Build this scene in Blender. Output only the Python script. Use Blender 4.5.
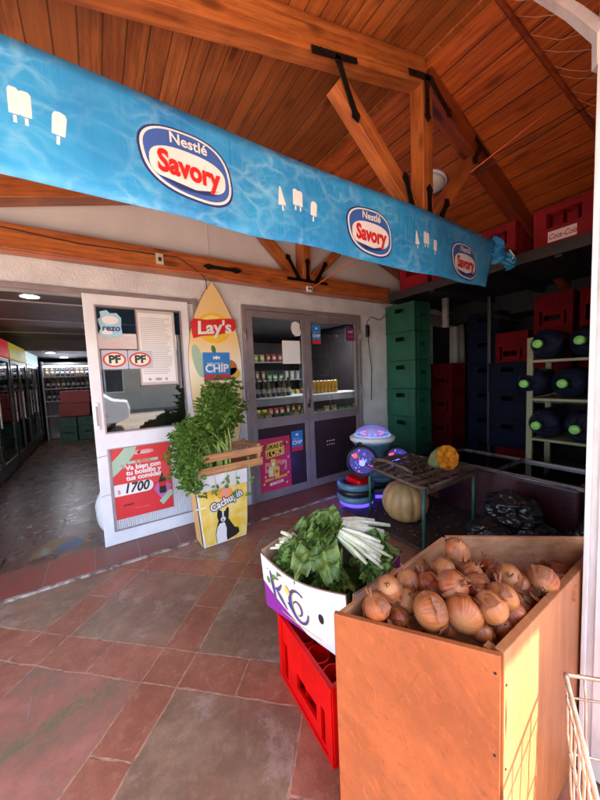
import bpy, math, random
from mathutils import Vector, Matrix, noise as mnoise
random.seed(7)
sc = bpy.context.scene
for o in list(bpy.data.objects): bpy.data.objects.remove(o)
PI = math.pi
# ---------------------------------------------------------------- camera
cam_d = bpy.data.cameras.new('camera'); cam = bpy.data.objects.new('camera', cam_d)
sc.collection.objects.link(cam); sc.camera = cam
YAW, PIT, ROL = 0.5770, -0.0771, -0.0430
fwd = Vector((math.sin(YAW)*math.cos(PIT), math.cos(YAW)*math.cos(PIT), math.sin(PIT)))
rt = Vector((math.cos(YAW), -math.sin(YAW), 0)); up = rt.cross(fwd)
r2 = rt*math.cos(ROL) + up*math.sin(ROL); u2 = -rt*math.sin(ROL) + up*math.cos(ROL)
M = Matrix((r2, u2, -fwd)).transposed().to_4x4(); M.translation = (0.0483, -3.0283, 1.3669)
cam.matrix_world = M
cam_d.sensor_fit = 'VERTICAL'; cam_d.sensor_height = 24; cam_d.lens = 24*309.35/800
cam_d.clip_start = .02; cam_d.clip_end = 500
# ---------------------------------------------------------------- light
SUN = Vector((.60, -.8, 1.3)).normalized()
w = bpy.data.worlds.new('World'); sc.world = w; w.use_nodes = True
nt = w.node_tree; sky = nt.nodes.new('ShaderNodeTexSky'); sky.sky_type = 'NISHITA'; sky.sun_disc = False
sky.sun_elevation = math.asin(SUN.z); sky.sun_rotation = math.atan2(SUN.x, SUN.y)
nt.links.new(sky.outputs[0], nt.nodes['Background'].inputs[0]); nt.nodes['Background'].inputs[1].default_value = .15
sl = bpy.data.lights.new('sun', 'SUN'); sl.energy = 5.0; sl.angle = math.radians(.5); sl.color = (1, .93, .82)
so = bpy.data.objects.new('sun', sl); sc.collection.objects.link(so)
so.rotation_euler = SUN.to_track_quat('Z', 'Y').to_euler()
sc.view_settings.view_transform = 'Standard'; sc.view_settings.look = 'None'
sc.view_settings.exposure = 3.27
try: sc.view_settings.use_white_balance = True; sc.view_settings.white_balance_temperature = 6850; sc.view_settings.white_balance_tint = 12
except Exception: pass
sc.view_settings.exposure = 3.27; sc.view_settings.gamma = 1; sc.view_settings.use_curve_mapping = False
try: sc.cycles.max_bounces = 12; sc.cycles.diffuse_bounces = 6; sc.cycles.transparent_max_bounces = 16
except Exception: pass
C = sc.collection.objects

# ---------------------------------------------------------------- mesh builder
class MB:
    def __init__(s): s.v = []; s.f = []; s.uv = None
    def add(s, vs, fs, m=None, uvs=None):
        b = len(s.v)
        s.v += [tuple((m @ Vector(p)) if m else p) for p in vs]
        s.f += [tuple(i+b for i in f) for f in fs]
        if uvs is not None:
            if s.uv is None: s.uv = [(0, 0)]*b
            s.uv += list(uvs)
        elif s.uv is not None: s.uv += [(0, 0)]*len(vs)
        return s
    def box(s, x0, x1, y0, y1, z0, z1, m=None):
        return s.add([(x0,y0,z0),(x1,y0,z0),(x1,y1,z0),(x0,y1,z0),(x0,y0,z1),(x1,y0,z1),(x1,y1,z1),(x0,y1,z1)],
              [(3,2,1,0),(4,5,6,7),(0,1,5,4),(1,2,6,5),(2,3,7,6),(3,0,4,7)], m)
    def prism(s, pts, axis, a0, a1, m=None):
        # pts 2D; axis 'y': (x,z) outline extruded y a0..a1 ; 'x': (y,z); 'z': (x,y)
        def P(p, a): return {'y': (p[0], a, p[1]), 'x': (a, p[0], p[1]), 'z': (p[0], p[1], a)}[axis]
        n = len(pts); vs = [P(p, a0) for p in pts] + [P(p, a1) for p in pts]
        fs = [tuple(range(n)), tuple(range(2*n-1, n-1, -1))] + [(i, i+n, (i+1) % n+n, (i+1) % n) for i in range(n)]
        return s.add(vs, fs, m)
    def tube(s, pts, r, n=8, m=None, cap=True, flat=1):
        pts = [Vector(p) for p in pts]; k = len(pts); rr = r if isinstance(r, (list, tuple)) else [r]*k
        vs = []; fs = []; prev = None
        for i, p in enumerate(pts):
            t = (pts[min(i+1, k-1)] - pts[max(i-1, 0)]).normalized()
            if prev is None: a = t.orthogonal().normalized()
            else: a = (prev - t*prev.dot(t)).normalized()
            prev = a; b = t.cross(a)
            for j in range(n):
                q = 2*PI*j/n; vs.append(p + (a*math.cos(q) + b*math.sin(q)*flat)*rr[i])
        for i in range(k-1):
            for j in range(n): fs.append((i*n+j, i*n+(j+1) % n, (i+1)*n+(j+1) % n, (i+1)*n+j))
        if cap: fs += [tuple(range(n-1, -1, -1)), tuple(range((k-1)*n, k*n))]
        return s.add(vs, fs, m)
    def lathe(s, prof, n=24, m=None, fn=None):
        vs = []; fs = []; k = len(prof)
        for i, (r, z) in enumerate(prof):
            for j in range(n):
                a = 2*PI*j/n; q = r*(fn(a, z) if fn else 1); vs.append((q*math.cos(a), q*math.sin(a), z))
        for i in range(k-1):
            for j in range(n): fs.append((i*n+j, i*n+(j+1) % n, (i+1)*n+(j+1) % n, (i+1)*n+j))
        fs += [tuple(range(n-1, -1, -1)), tuple(range((k-1)*n, k*n))]
        return s.add(vs, fs, m)
    def panel(s, w, h, t, holes, m=None):
        """panel in local x (0..w), z (0..h), thickness y 0..t, with rectangular holes (x0,x1,z0,z1)"""
        xs = sorted({0, w} | {v for H in holes for v in H[:2]}); zs = sorted({0, h} | {v for H in holes for v in H[2:]})
        sol = {}
        for i in range(len(xs)-1):
            for j in range(len(zs)-1):
                cx = (xs[i]+xs[i+1])/2; cz = (zs[j]+zs[j+1])/2
                sol[i, j] = not any(H[0] < cx < H[1] and H[2] < cz < H[3] for H in holes)
        for (i, j), k in sol.items():
            if not k: continue
            x0, x1, z0, z1 = xs[i], xs[i+1], zs[j], zs[j+1]
            V = [(x0,0,z0),(x1,0,z0),(x1,0,z1),(x0,0,z1),(x0,t,z0),(x1,t,z0),(x1,t,z1),(x0,t,z1)]
            F = [(0,1,2,3),(7,6,5,4)]
            if not sol.get((i, j-1)): F.append((0,4,5,1))
            if not sol.get((i, j+1)): F.append((3,2,6,7))
            if not sol.get((i-1, j)): F.append((0,3,7,4))
            if not sol.get((i+1, j)): F.append((1,5,6,2))
            s.add(V, F, m)
        return s
def obj(name, mb, m, parent=None, smooth=False, bevel=0, loc=None, mod=None):
    me = bpy.data.meshes.new(name); me.from_pydata([tuple(v) for v in mb.v], [], mb.f); me.validate()
    if mb.uv is not None and len(mb.uv) == len(me.vertices):
        l = me.uv_layers.new(name='UVMap')
        for lp in me.loops: l.data[lp.index].uv = mb.uv[lp.vertex_index]
    if smooth:
        for p in me.polygons: p.use_smooth = True
    if m: me.materials.append(m)
    o = bpy.data.objects.new(name, me); C.link(o); o.parent = parent
    if loc: o.location = loc
    if bevel:
        b = o.modifiers.new('bevel', 'BEVEL'); b.width = bevel; b.segments = 2; b.limit_method = 'ANGLE'; b.angle_limit = math.radians(40)
    return o
def tag(o, label, cat, group=None, kind=None):
    if label: o['label'] = label
    if cat: o['category'] = cat
    if group: o['group'] = group
    if kind: o['kind'] = kind
    return o
def thing(name, label, cat, loc=(0,0,0), rz=0, group=None):
    o = bpy.data.objects.new(name, None); C.link(o); o.location = loc; o.rotation_euler = (0,0,rz); o.empty_display_size = .1
    return tag(o, label, cat, group)
def struct(name, mb, m, **k):
    o = obj(name, mb, m, **k); o['kind'] = 'structure'; return o
def dup(root, loc=None, rz=None, label=None, group=None, rot=None):
    r = root.copy(); C.link(r)
    if loc: r.location = loc
    if rz is not None: r.rotation_euler = (0,0,rz)
    if rot is not None: r.rotation_euler = rot
    if label: r['label'] = label
    if group: r['group'] = group
    for ch in list(root.children):
        c = ch.copy(); C.link(c); c.parent = r
        for g in list(ch.children):
            d = g.copy(); C.link(d); d.parent = c
    return r

# ---------------------------------------------------------------- materials
class G:
    def __init__(s, name):
        s.m = bpy.data.materials.new(name); s.m.use_nodes = True; s.t = s.m.node_tree; s.b = s.t.nodes['Principled BSDF']
        s.out = s.t.nodes['Material Output']
    def n(s, typ, **k):
        x = s.t.nodes.new(typ)
        for a, v in k.items(): setattr(x, a, v)
        return x
    def put(s, sock, v):
        if hasattr(v, 'is_output') or isinstance(v, bpy.types.NodeSocket): s.t.links.new(v, sock)
        elif isinstance(v, (tuple, list)) and len(v) == 3 and sock.type == 'RGBA': sock.default_value = (*v, 1)
        else: sock.default_value = v
    def co(s, kind='Object', scale=(1,1,1), rot=(0,0,0), loc=(0,0,0)):
        c = s.n('ShaderNodeTexCoord'); mp = s.n('ShaderNodeMapping')
        s.t.links.new(c.outputs[kind], mp.inputs[0]); mp.inputs['Scale'].default_value = scale
        mp.inputs['Rotation'].default_value = rot; mp.inputs['Location'].default_value = loc
        return mp.outputs[0]
    def m2(s, op, a, b=0, c=None):
        x = s.n('ShaderNodeMath', operation=op); s.put(x.inputs[0], a); s.put(x.inputs[1], b)
        if c is not None: s.put(x.inputs[2], c)
        return x.outputs[0]
    def noise(s, vec, scale=5, detail=4, rough=.55, dist=0, color=False):
        x = s.n('ShaderNodeTexNoise'); s.put(x.inputs['Vector'], vec); x.inputs['Scale'].default_value = scale
        x.inputs['Detail'].default_value = detail; x.inputs['Roughness'].default_value = rough; x.inputs['Distortion'].default_value = dist
        return x.outputs[1 if color else 0]
    def ramp(s, fac, stops):
        x = s.n('ShaderNodeValToRGB'); s.put(x.inputs[0], fac); e = x.color_ramp.elements
        while len(e) < len(stops): e.new(.5)
        for k, (p, c) in zip(e, stops): k.position = p; k.color = (*c, 1) if isinstance(c, tuple) else (c, c, c, 1)
        return x.outputs[0]
    def mix(s, fac, a, b, mode='MIX'):
        x = s.n('ShaderNodeMix', data_type='RGBA', blend_type=mode); s.put(x.inputs[0], fac); s.put(x.inputs[6], a); s.put(x.inputs[7], b)
        return x.outputs[2]
    def sep(s, v):
        x = s.n('ShaderNodeSeparateXYZ'); s.put(x.inputs[0], v); return x.outputs
    def comb(s, a, b, c=0):
        x = s.n('ShaderNodeCombineXYZ'); s.put(x.inputs[0], a); s.put(x.inputs[1], b); s.put(x.inputs[2], c); return x.outputs[0]
    def white(s, v):
        x = s.n('ShaderNodeTexWhiteNoise', noise_dimensions='2D'); s.put(x.inputs[0], v); return x.outputs
    def bump(s, h, st=.3, d=.01):
        x = s.n('ShaderNodeBump'); x.inputs['Strength'].default_value = st; x.inputs['Distance'].default_value = d; s.put(x.inputs['Height'], h)
        s.t.links.new(x.outputs[0], s.b.inputs['Normal'])
    def set(s, **k):
        N = dict(col='Base Color', rough='Roughness', metal='Metallic', spec='Specular IOR Level', coat='Coat Weight', trans='Transmission Weight', em='Emission Color', es='Emission Strength', sub='Subsurface Weight', ior='IOR', alpha='Alpha', sheen='Sheen Weight')
        for a, v in k.items(): s.put(s.b.inputs[N[a]], v)
        return s
def pm(name, col, col2=None, scale=6, rough=.5, metal=0, bump=0, bs=60, stretch=(1,1,1), var=.18, **k):
    g = G(name); v = g.co(scale=stretch)
    col2 = col2 or tuple(c*(1-var) for c in col)
    f = g.noise(v, scale, 5, .6)
    g.set(col=g.mix(g.ramp(f, [(.35, 0.), (.65, 1.)]), col2, col), metal=metal, **k)
    g.set(rough=g.m2('MULTIPLY_ADD', g.noise(v, scale*2.3, 3), .25, rough-.12))
    if bump: g.bump(g.noise(v, bs, 4), bump, .01)
    return g.m
def emit(name, col, st):
    g = G(name); g.set(col=(.02,.02,.02), em=col, es=st); return g.m
def wood(name, c1, c2, axis=0, sc_=1., rough=.45, knots=True, bump=.15, plank=0, pax=0, coat=0, con=1., rot=(0,0,0), fib=0):
    """grain along axis; plank width along pax"""
    g = G(name); st = [14, 14, 14]; st[axis] = .9; v = g.co(scale=tuple(x*sc_ for x in st)) if not any(rot) else None
    if any(rot):
        rv = g.co(rot=rot); mv = g.n('ShaderNodeMapping'); mv.inputs['Scale'].default_value = tuple(x*sc_ for x in st); g.put(mv.inputs[0], rv); v = mv.outputs[0]
    raw = g.co()
    if plank:
        xs = g.sep(raw); q = g.m2('DIVIDE', xs[pax], plank); cell = g.m2('FLOOR', q); fr = g.m2('FRACT', q)
        rnd = g.white(g.comb(cell, 3.3)); off = g.n('ShaderNodeVectorMath', operation='MULTIPLY_ADD')
        g.put(off.inputs[0], rnd[1]); off.inputs[1].default_value = (20,20,20); g.put(off.inputs[2], v); v = off.outputs[0]
    n1 = g.noise(v, 1.2, 6, .6, .6); n2 = g.noise(v, 5, 4, .7, .2)
    c = g.mix(g.ramp(n1, [(.36, 0.), (.62, 1.)]), c2, c1)
    c = g.mix(g.m2('MULTIPLY', g.ramp(n2, [(.46, 0.), (.62, 1.)]), .6*con), c, tuple(x*.45 for x in c2))
    wn = g.n('ShaderNodeTexWave', wave_type='BANDS'); wn.bands_direction = 'XYZ'[pax if plank else (2 if axis != 2 else 0)]; g.put(wn.inputs[0], v); wn.inputs['Scale'].default_value = .55; wn.inputs['Distortion'].default_value = 7; wn.inputs['Detail'].default_value = 3; wn.inputs['Detail Scale'].default_value = .7
    c = g.mix(g.m2('MULTIPLY', g.ramp(wn.outputs[1], [(.0, 1.), (.35, 0.)]), .38*con), c, tuple(x*.42 for x in c2))
    c = g.mix(g.ramp(g.noise(raw, 3.2, 4, .6), [(.5, 0.), (.8, .5)]), c, tuple(min(1, x*1.35) for x in c1))
    if knots:
        ks = [6.5, 6.5, 6.5]; ks[axis] = 2.2
        kv = g.n('ShaderNodeMapping'); kv.inputs['Scale'].default_value = tuple(x*sc_ for x in ks); g.put(kv.inputs[0], raw)
        vo = g.n('ShaderNodeTexVoronoi'); g.put(vo.inputs[0], kv.outputs[0]); vo.inputs['Scale'].default_value = 1
        kn = g.ramp(g.m2('ADD', vo.outputs[0], g.m2('MULTIPLY', n2, .14)), [(.17, 1.), (.27, 0.)])
        c = g.mix(g.m2('MULTIPLY', kn, .75), c, tuple(x*.22 for x in c2))
    if fib:
        fv = g.n('ShaderNodeMapping'); fs_ = [130, 130, 130]; fs_[axis] = 9; fv.inputs['Scale'].default_value = fs_; g.put(fv.inputs[0], rv if any(rot) else raw)
        c = g.mix(g.m2('MULTIPLY', g.ramp(g.noise(fv.outputs[0], 1, 3, .6), [(.60, 0.), (.70, 1.)]), fib), c, tuple(x*.45 for x in c2))
        c = g.mix(g.m2('MULTIPLY', g.ramp(g.noise(fv.outputs[0], .45, 4, .7), [(.56, 0.), (.70, 1.)]), fib*.7), c, tuple(min(1, x*1.7) for x in c1))
        c = g.mix(g.m2('MULTIPLY', g.ramp(g.noise(raw, 3.5, 8, .7, .1), [(.48, 0.), (.72, 1.)]), .25), c, tuple(x*.62 for x in c2))
        c = g.mix(g.m2('MULTIPLY', g.ramp(g.noise(raw, 22, 5, .75), [(.66, 0.), (.74, 1.)]), .5), c, tuple(x*.35 for x in c2))
    h = n2
    if plank:
        c = g.mix(g.m2('MULTIPLY', rnd[0], .62), c, tuple(x*.5 for x in c2)); c = g.mix(g.m2('MULTIPLY', g.m2('GREATER_THAN', rnd[0], .8), .4), c, c1)
        edge = g.m2('MINIMUM', fr, g.m2('SUBTRACT', 1., fr)); gr = g.ramp(edge, [(.0, 1.), (.055, 0.)])
        c = g.mix(g.m2('MULTIPLY', gr, .85), c, (.012,.006,.003))
        h = g.m2('SUBTRACT', g.m2('MULTIPLY', n2, .2), gr)
    g.set(col=c, rough=g.m2('MULTIPLY_ADD', n1, .25, rough-.12), coat=coat); g.b.inputs['Coat Roughness'].default_value = .35; g.bump(h, bump if not plank else .6, .006)
    return g.m
def glass_pane(name, tint=(.75,.8,.8), refl=1.0, ior=2.0):
    g = G(name); g.t.nodes.remove(g.b); tr = g.n('ShaderNodeBsdfTransparent'); tr.inputs[0].default_value = (*tint, 1)
    gl = g.n('ShaderNodeBsdfGlossy'); gl.inputs['Roughness'].default_value = .02; gl.inputs[0].default_value = (refl, refl, refl, 1)
    fr = g.n('ShaderNodeFresnel'); fr.inputs[0].default_value = ior; mx = g.n('ShaderNodeMixShader')
    g.t.links.new(fr.outputs[0], mx.inputs[0]); g.t.links.new(tr.outputs[0], mx.inputs[1]); g.t.links.new(gl.outputs[0], mx.inputs[2])
    g.t.links.new(mx.outputs[0], g.out.inputs[0]); return g.m

m_beam = wood('varnished_pine', (.50,.155,.038), (.33,.080,.018), 0, 1, .35, coat=.3)
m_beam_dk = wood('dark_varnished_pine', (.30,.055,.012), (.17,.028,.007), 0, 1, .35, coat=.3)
m_plankL = wood('ceiling_boards', (.34,.105,.026), (.20,.055,.013), 1, 1, .42, True, .2, .098, 0, .15)
m_iron = pm('black_iron', (.012,.011,.011), rough=.45, metal=.6, bump=.15)
m_white = pm('white_paint', (.74,.75,.77), (.63,.63,.64), 3, .38, bump=.04)
m_plaster = pm('smooth_plaster', (.66,.65,.65), (.57,.55,.55), 1.5, .8, bump=.05, bs=20)
m_stucco = pm('stucco', (.68,.69,.70), (.54,.53,.53), 4, .85, bump=1.0, bs=55)
m_alu = pm('brown_aluminium', (.33,.28,.285), (.24,.20,.205), 5, .38, metal=.35)
m_dark = pm('dark_paint', (.02,.018,.02), rough=.5)
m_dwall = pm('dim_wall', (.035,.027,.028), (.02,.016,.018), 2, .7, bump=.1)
m_pglass = glass_pane('door_glass', (.62,.66,.66)); m_fglass = glass_pane('cooler_glass', (.92,.95,.97), ior=1.2)
m_chrome = pm('chrome_wire', (.50,.49,.48), (.34,.32,.30), 20, .3, metal=.85)
m_red = pm('red_plastic', (.70,.0015,.0015), (.50,.001,.001), 5, .38, bump=.03, spec=.22)
m_dred = pm('dusty_red_plastic', (.30,.008,.016), (.20,.005,.010), 6, .6, bump=.03, spec=.25)
m_green = pm('green_plastic', (.010,.10,.055), (.007,.065,.038), 5, .4, bump=.03)
m_blue = pm('navy_plastic', (.003,.005,.018), (.002,.003,.010), 5, .75, spec=.12)
m_cardboard = pm('cardboard', (.36,.22,.13), (.28,.16,.09), 10, .8, bump=.08)
m_boxwood = None

# ================================================================= GROUND
g = G('paving_tiles')
ang = math.radians(46.5); raw = g.co(loc=(0,0,0))
xy = g.sep(raw)
def lin(a, b, c): return g.m2('ADD', g.m2('ADD', g.m2('MULTIPLY', xy[0], a), g.m2('MULTIPLY', xy[1], b)), c)
wob = g.noise(raw, 7, 3); wobv = g.m2('MULTIPLY', g.m2('SUBTRACT', wob, .5), .02)
ax, ay = .231, -1.366
ca, sa = math.cos(ang), math.sin(ang)
U = g.m2('ADD', lin(ca, sa, -(ax*ca+ay*sa)), wobv); V = g.m2('ADD', lin(-sa, ca, -(-ax*sa+ay*ca)), wobv)
P = .757; T = .577
qu = g.m2('DIVIDE', U, P); qv = g.m2('DIVIDE', V, P); cu = g.m2('FLOOR', qu); cv = g.m2('FLOOR', qv)
fu = g.m2('MULTIPLY', g.m2('FRACT', qu), P); fv = g.m2('MULTIPLY', g.m2('FRACT', qv), P)
inu = g.m2('LESS_THAN', fu, T); inv = g.m2('LESS_THAN', fv, T)
big = g.m2('MULTIPLY', inu, inv)
def near(a, x): return g.m2('ABSOLUTE', g.m2('SUBTRACT', a, x))
du = g.m2('MINIMUM', g.m2('MINIMUM', fu, near(fu, T)), near(fu, P)); dv = g.m2('MINIMUM', g.m2('MINIMUM', fv, near(fv, T)), near(fv, P))
# mid joints of the band tiles
mu = g.m2('ADD', near(fu, T*.52), g.m2('MULTIPLY', inv, 9)); mv = g.m2('ADD', near(fv, T*.52), g.m2('MULTIPLY', inu, 9))
d = g.m2('MINIMUM', g.m2('MINIMUM', du, dv), g.m2('MINIMUM', mu, mv))
gw = g.m2('MULTIPLY_ADD', g.noise(raw, 16, 5, .7), .024, -.0072)
joint = g.ramp(g.m2('DIVIDE', d, g.m2('MAXIMUM', gw, .0012)), [(.55, 1.), (1., 0.)])
hu = g.m2('ADD', cu, g.m2('MULTIPLY', g.m2('GREATER_THAN', fu, T*.52), .37)); hv = g.m2('ADD', cv, g.m2('MULTIPLY', g.m2('GREATER_THAN', fv, T*.52), .41))
tid = g.comb(g.m2('ADD', cu, g.m2('MULTIPLY', inu, .21)), g.m2('ADD', cv, g.m2('MULTIPLY', inv, .17)))
bid = g.comb(hu, hv)
rt_ = g.white(tid); rb_ = g.white(bid)
n1 = g.noise(raw, 3.2, 9, .70, .15); n2 = g.noise(raw, 19, 8, .75, .1); n3 = g.noise(raw, 70, 3)
slate = g.mix(g.ramp(n1, [(.40, 0.), (.60, 1.)]), (.185,.100,.058), (.285,.168,.098))
slate = g.mix(g.ramp(n2, [(.50, 0.), (.72, .5)]), slate, (.38,.24,.15)); slate = g.mix(g.ramp(g.noise(raw, 6.5, 9, .75, .2), [(.53, 0.), (.66, .5)]), slate, (.115,.064,.040)); slate = g.mix(g.ramp(g.noise(raw, 1.4, 3), [(.45, 0.), (.65, .55)]), slate, (.32,.11,.06))
slate = g.mix(g.ramp(g.noise(raw, 11, 7, .7), [(.47, 0.), (.54, .30)]), slate, (.13,.078,.050)); slate = g.mix(g.ramp(g.noise(raw, 5, 8, .75), [(.54, 0.), (.60, .40)]), slate, (.42,.30,.22)); slate = g.mix(g.m2('MULTIPLY', g.ramp(rt_[0], [(.45, 0.), (.9, 1.)]), .5), slate, (.27,.09,.055))
band = g.mix(g.ramp(n1, [(.40, 0.), (.60, 1.)]), (.27,.082,.044), (.385,.138,.076))
band = g.mix(g.ramp(g.noise(raw, 11, 7, .7), [(.48, 0.), (.55, .30)]), band, (.20,.055,.030)); band = g.mix(g.m2('MULTIPLY', rb_[0], .5), band, (.22,.075,.04))
band = g.mix(g.ramp(n2, [(.52, 0.), (.7, .6)]), band, (.48,.21,.12)); band = g.mix(g.ramp(g.noise(raw, 7, 9, .75, .2), [(.54, 0.), (.68, .4)]), band, (.19,.06,.035))
c = g.mix(big, band, slate)
# one reddish tile with worn green paint (lower left)
def between(a, lo, hi): return g.m2('MULTIPLY', g.m2('GREATER_THAN', a, lo), g.m2('LESS_THAN', a, hi))
sel = g.m2('MULTIPLY', g.m2('MULTIPLY', between(U, -P, -P+T), between(V, 0, T)), 1.)
redt = g.mix(g.ramp(g.noise(raw, 5, 8, .7, .2), [(.38, 0.), (.6, 1.)]), (.20,.11,.07), (.42,.11,.075))
c = g.mix(g.m2('MULTIPLY', sel, .62), c, redt)
st_ = g.m2('MULTIPLY', g.m2('MULTIPLY', sel, between(g.m2('ADD', g.m2('ADD', xy[1], g.m2('MULTIPLY', xy[0], -.25)), g.m2('MULTIPLY', g.noise(raw, 9, 5), .05)), -1.42, -1.36)), g.ramp(g.noise(raw, 38, 7, .8), [(.47, 0.), (.52, .8)]))
c = g.mix(g.m2('MULTIPLY', st_, .8), c, (.09,.13,.05))
spk = g.noise(raw, 170, 3, .7); c = g.mix(g.ramp(spk, [(.62, 0.), (.70, .5)]), c, (.10,.06,.04)); c = g.mix(g.ramp(spk, [(.30, .4), (.37, 0.)]), c, (.45,.32,.24)); dirt = g.noise(raw, 40, 6, .7); c = g.mix(g.ramp(dirt, [(.6, 0.), (.78, .35)]), c, (.03,.022,.018))
sc1 = g.co(scale=(3,60,1), rot=(0,0,.6)); sc2 = g.co(scale=(50,2,1), rot=(0,0,.2))
scr = g.m2('MAXIMUM', g.ramp(g.noise(sc1, 1, 2, .5, .4), [(.70, 0.), (.74, 1.)]), g.ramp(g.noise(sc2, 1, 2, .5, .4), [(.71, 0.), (.75, 1.)]))
c = g.mix(g.m2('MULTIPLY', scr, .3), c, (.33,.27,.23))
gcol = g.mix(g.ramp(g.noise(raw, 26, 4), [(.46,0.),(.7,1.)]), (.42,.22,.13), (.19,.09,.05))
c = g.mix(joint, c, gcol)
g.set(col=c, rough=g.m2('ADD', g.m2('MULTIPLY_ADD', n1, .25, .20), g.m2('MULTIPLY', joint, .3)), spec=.55)
g.bump(g.m2('ADD', g.m2('ADD', g.m2('MULTIPLY', n2, .7), g.m2('MULTIPLY', n3, .2)), g.m2('MULTIPLY', joint, g.m2('SUBTRACT', g.noise(raw, 30, 3), .75))), .55, .008)
m_floor = g.m
struct('patio_floor', MB().add([(-3,-4.1,0),(6.2,-4.1,0),(6.2,-.39,0),(-3,-.39,0)], [(0,1,2,3)]), m_floor)
m_str = pm('street', (.20,.165,.135), (.15,.12,.10), .6, .9, bump=.3, bs=30)
struct('street', MB().add([(-200,-200,-.12),(200,-200,-.12),(200,200,-.12),(-200,200,-.12)], [(0,1,2,3)]), m_str)
m_walk = pm('pavement_concrete', (.46,.38,.30), (.36,.29,.23), 1.2, .9, bump=.2, bs=40)
struct('pavement', MB().box(-14, 14, -6.6, -4.1, -.4, -.004), m_walk, bevel=.01)
m_base = pm('foundation', (.2,.18,.16), rough=.9)
struct('foundation', MB().box(-3, 6.2, -4.1, 8.2, -.4, -.008), m_base)
# threshold strips
g = G('threshold_tiles'); raw = g.co(); xs = g.sep(raw)
fx = g.m2('FRACT', g.m2('DIVIDE', g.m2('ADD', xs[0], .07), .30)); jx = g.ramp(g.m2('MINIMUM', fx, g.m2('SUBTRACT', 1., fx)), [(.006, 1.), (.016, 0.)])
idx = g.white(g.comb(g.m2('FLOOR', g.m2('DIVIDE', g.m2('ADD', xs[0], .07), .30)), 2.2))
red = g.mix(g.ramp(g.noise(raw, 6, 5), [(.3, 0.), (.7, 1.)]), (.34,.055,.030), (.20,.07,.042)); red = g.mix(g.m2('MULTIPLY', idx[0], .6), red, (.10,.05,.04))
g.set(col=g.mix(jx, red, (.22,.17,.13)), rough=.38); g.bump(g.noise(raw, 30, 4), .3, .005); m_thr = g.m
struct('threshold_floor', MB().box(-3, 6.2, -.37, .02, -.006, .012), m_thr, bevel=.004)
g = G('worn_stripe'); raw = g.co(); g.set(col=g.mix(g.ramp(g.noise(raw, 16, 5, .7), [(.42, 0.), (.58, 1.)]), (.10,.06,.045), (.40,.33,.28)), rough=.6); m_wst = g.m
struct('threshold_edge', MB().box(-3, 6.2, -.398, -.37, -.006, .014), m_wst, bevel=.003)
# shop floor
g = G('shop_tiles'); raw = g.co(); xs = g.sep(raw); TW = .34
def cell(a): return g.m2('FRACT', g.m2('DIVIDE', a, TW))
fx, fy = cell(xs[0]), cell(xs[1]); ex = g.m2('MINIMUM', fx, g.m2('SUBTRACT', 1., fx)); ey = g.m2('MINIMUM', fy, g.m2('SUBTRACT', 1., fy))
jn = g.ramp(g.m2('MINIMUM', ex, ey), [(.014, 1.), (.026, 0.)])
rnd = g.white(g.comb(g.m2('FLOOR', g.m2('DIVIDE', xs[0], TW)), g.m2('FLOOR', g.m2('DIVIDE', xs[1], TW))))
star = g.m2('LESS_THAN', g.m2('ADD', g.m2('POWER', ex, .6), g.m2('POWER', ey, .6)), .40)
b0 = g.mix(g.ramp(g.noise(raw, 5, 5, .6, .5), [(.3, 0.), (.7, 1.)]), (.080,.032,.021), (.15,.060,.038)); b0 = g.mix(g.m2('MULTIPLY', rnd[0], .5), b0, (.10,.055,.045))
b0 = g.mix(g.m2('MULTIPLY', star, .22), b0, (.17,.09,.065))
g.set(col=g.mix(jn, b0, (.022,.014,.011)), rough=g.m2('MULTIPLY_ADD', g.noise(raw, 6, 4), .25, .16), spec=.45); g.bump(g.m2('SUBTRACT', 0., jn), .2, .003)
struct('shop_floor', MB().box(-3, 6.2, .02, 8.2, -.006, .002), g.m)
# painted mural patch on the doorstep
def flat(name, polys, m, parent, y, kind='y'):
    """flat polygons in x,z facing -y at depth y"""
    mb = MB()
    for p in polys: mb.add([(q[0], y, q[1]) for q in p], [tuple(range(len(p)))])
    return obj(name, mb, m, parent)
def ell(cx, cz, a, b, n=28, t0=0, p=2.0, rot=0):
    r = []
    for i in range(n):
        t = t0+2*PI*i/n; c_, s_ = math.cos(t), math.sin(t)
        x = a*math.copysign(abs(c_)**(2/p), c_); z = b*math.copysign(abs(s_)**(2/p), s_)
        r.append((cx+x*math.cos(rot)-z*math.sin(rot), cz+x*math.sin(rot)+z*math.cos(rot)))
    return r
def rrect(x0, x1, z0, z1, r=.01, n=5):
    P_ = []
    for cx, cz, a in ((x1-r, z0+r, -PI/2), (x1-r, z1-r, 0), (x0+r, z1-r, PI/2), (x0+r, z0+r, PI)):
        for i in range(n+1): t = a+PI/2*i/n; P_.append((cx+r*math.cos(t), cz+r*math.sin(t)))
    return P_
def rect(x0, x1, z0, z1): return [(x0,z0),(x1,z0),(x1,z1),(x0,z1)]
m_mur = {k: pm('mural_'+k, v, rough=.35, var=.4, scale=20) for k, v in dict(blue=(.05,.08,.17), ochre=(.26,.12,.04), cream=(.26,.22,.17), red=(.2,.03,.02)).items()}
mu_ = thing('doorstep_mural', 'worn painted picture in blue and ochre on the shop floor just inside the doorway', 'mural', (-.2, .02, .003))
def gpoly(pts, z, n, m, par): obj(n, MB().add([(p[0], p[1], z) for p in pts], [tuple(range(len(pts)))]), m, par)
gpoly([(-.32,.12),(.08,.10),(.10,.2),(-.05,.42),(-.22,.40),(-.3,.26)], .001, 'painted_field', m_mur['ochre'], mu_)
gpoly([(-.16,.13),(.0,.13),(.06,.22),(-.02,.36),(-.1,.3),(-.14,.22)], .002, 'painted_figure', m_mur['blue'], mu_)
gpoly([(-.28,.15),(-.19,.14),(-.17,.22),(-.24,.3)], .002, 'painted_patch', m_mur['cream'], mu_)
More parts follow.
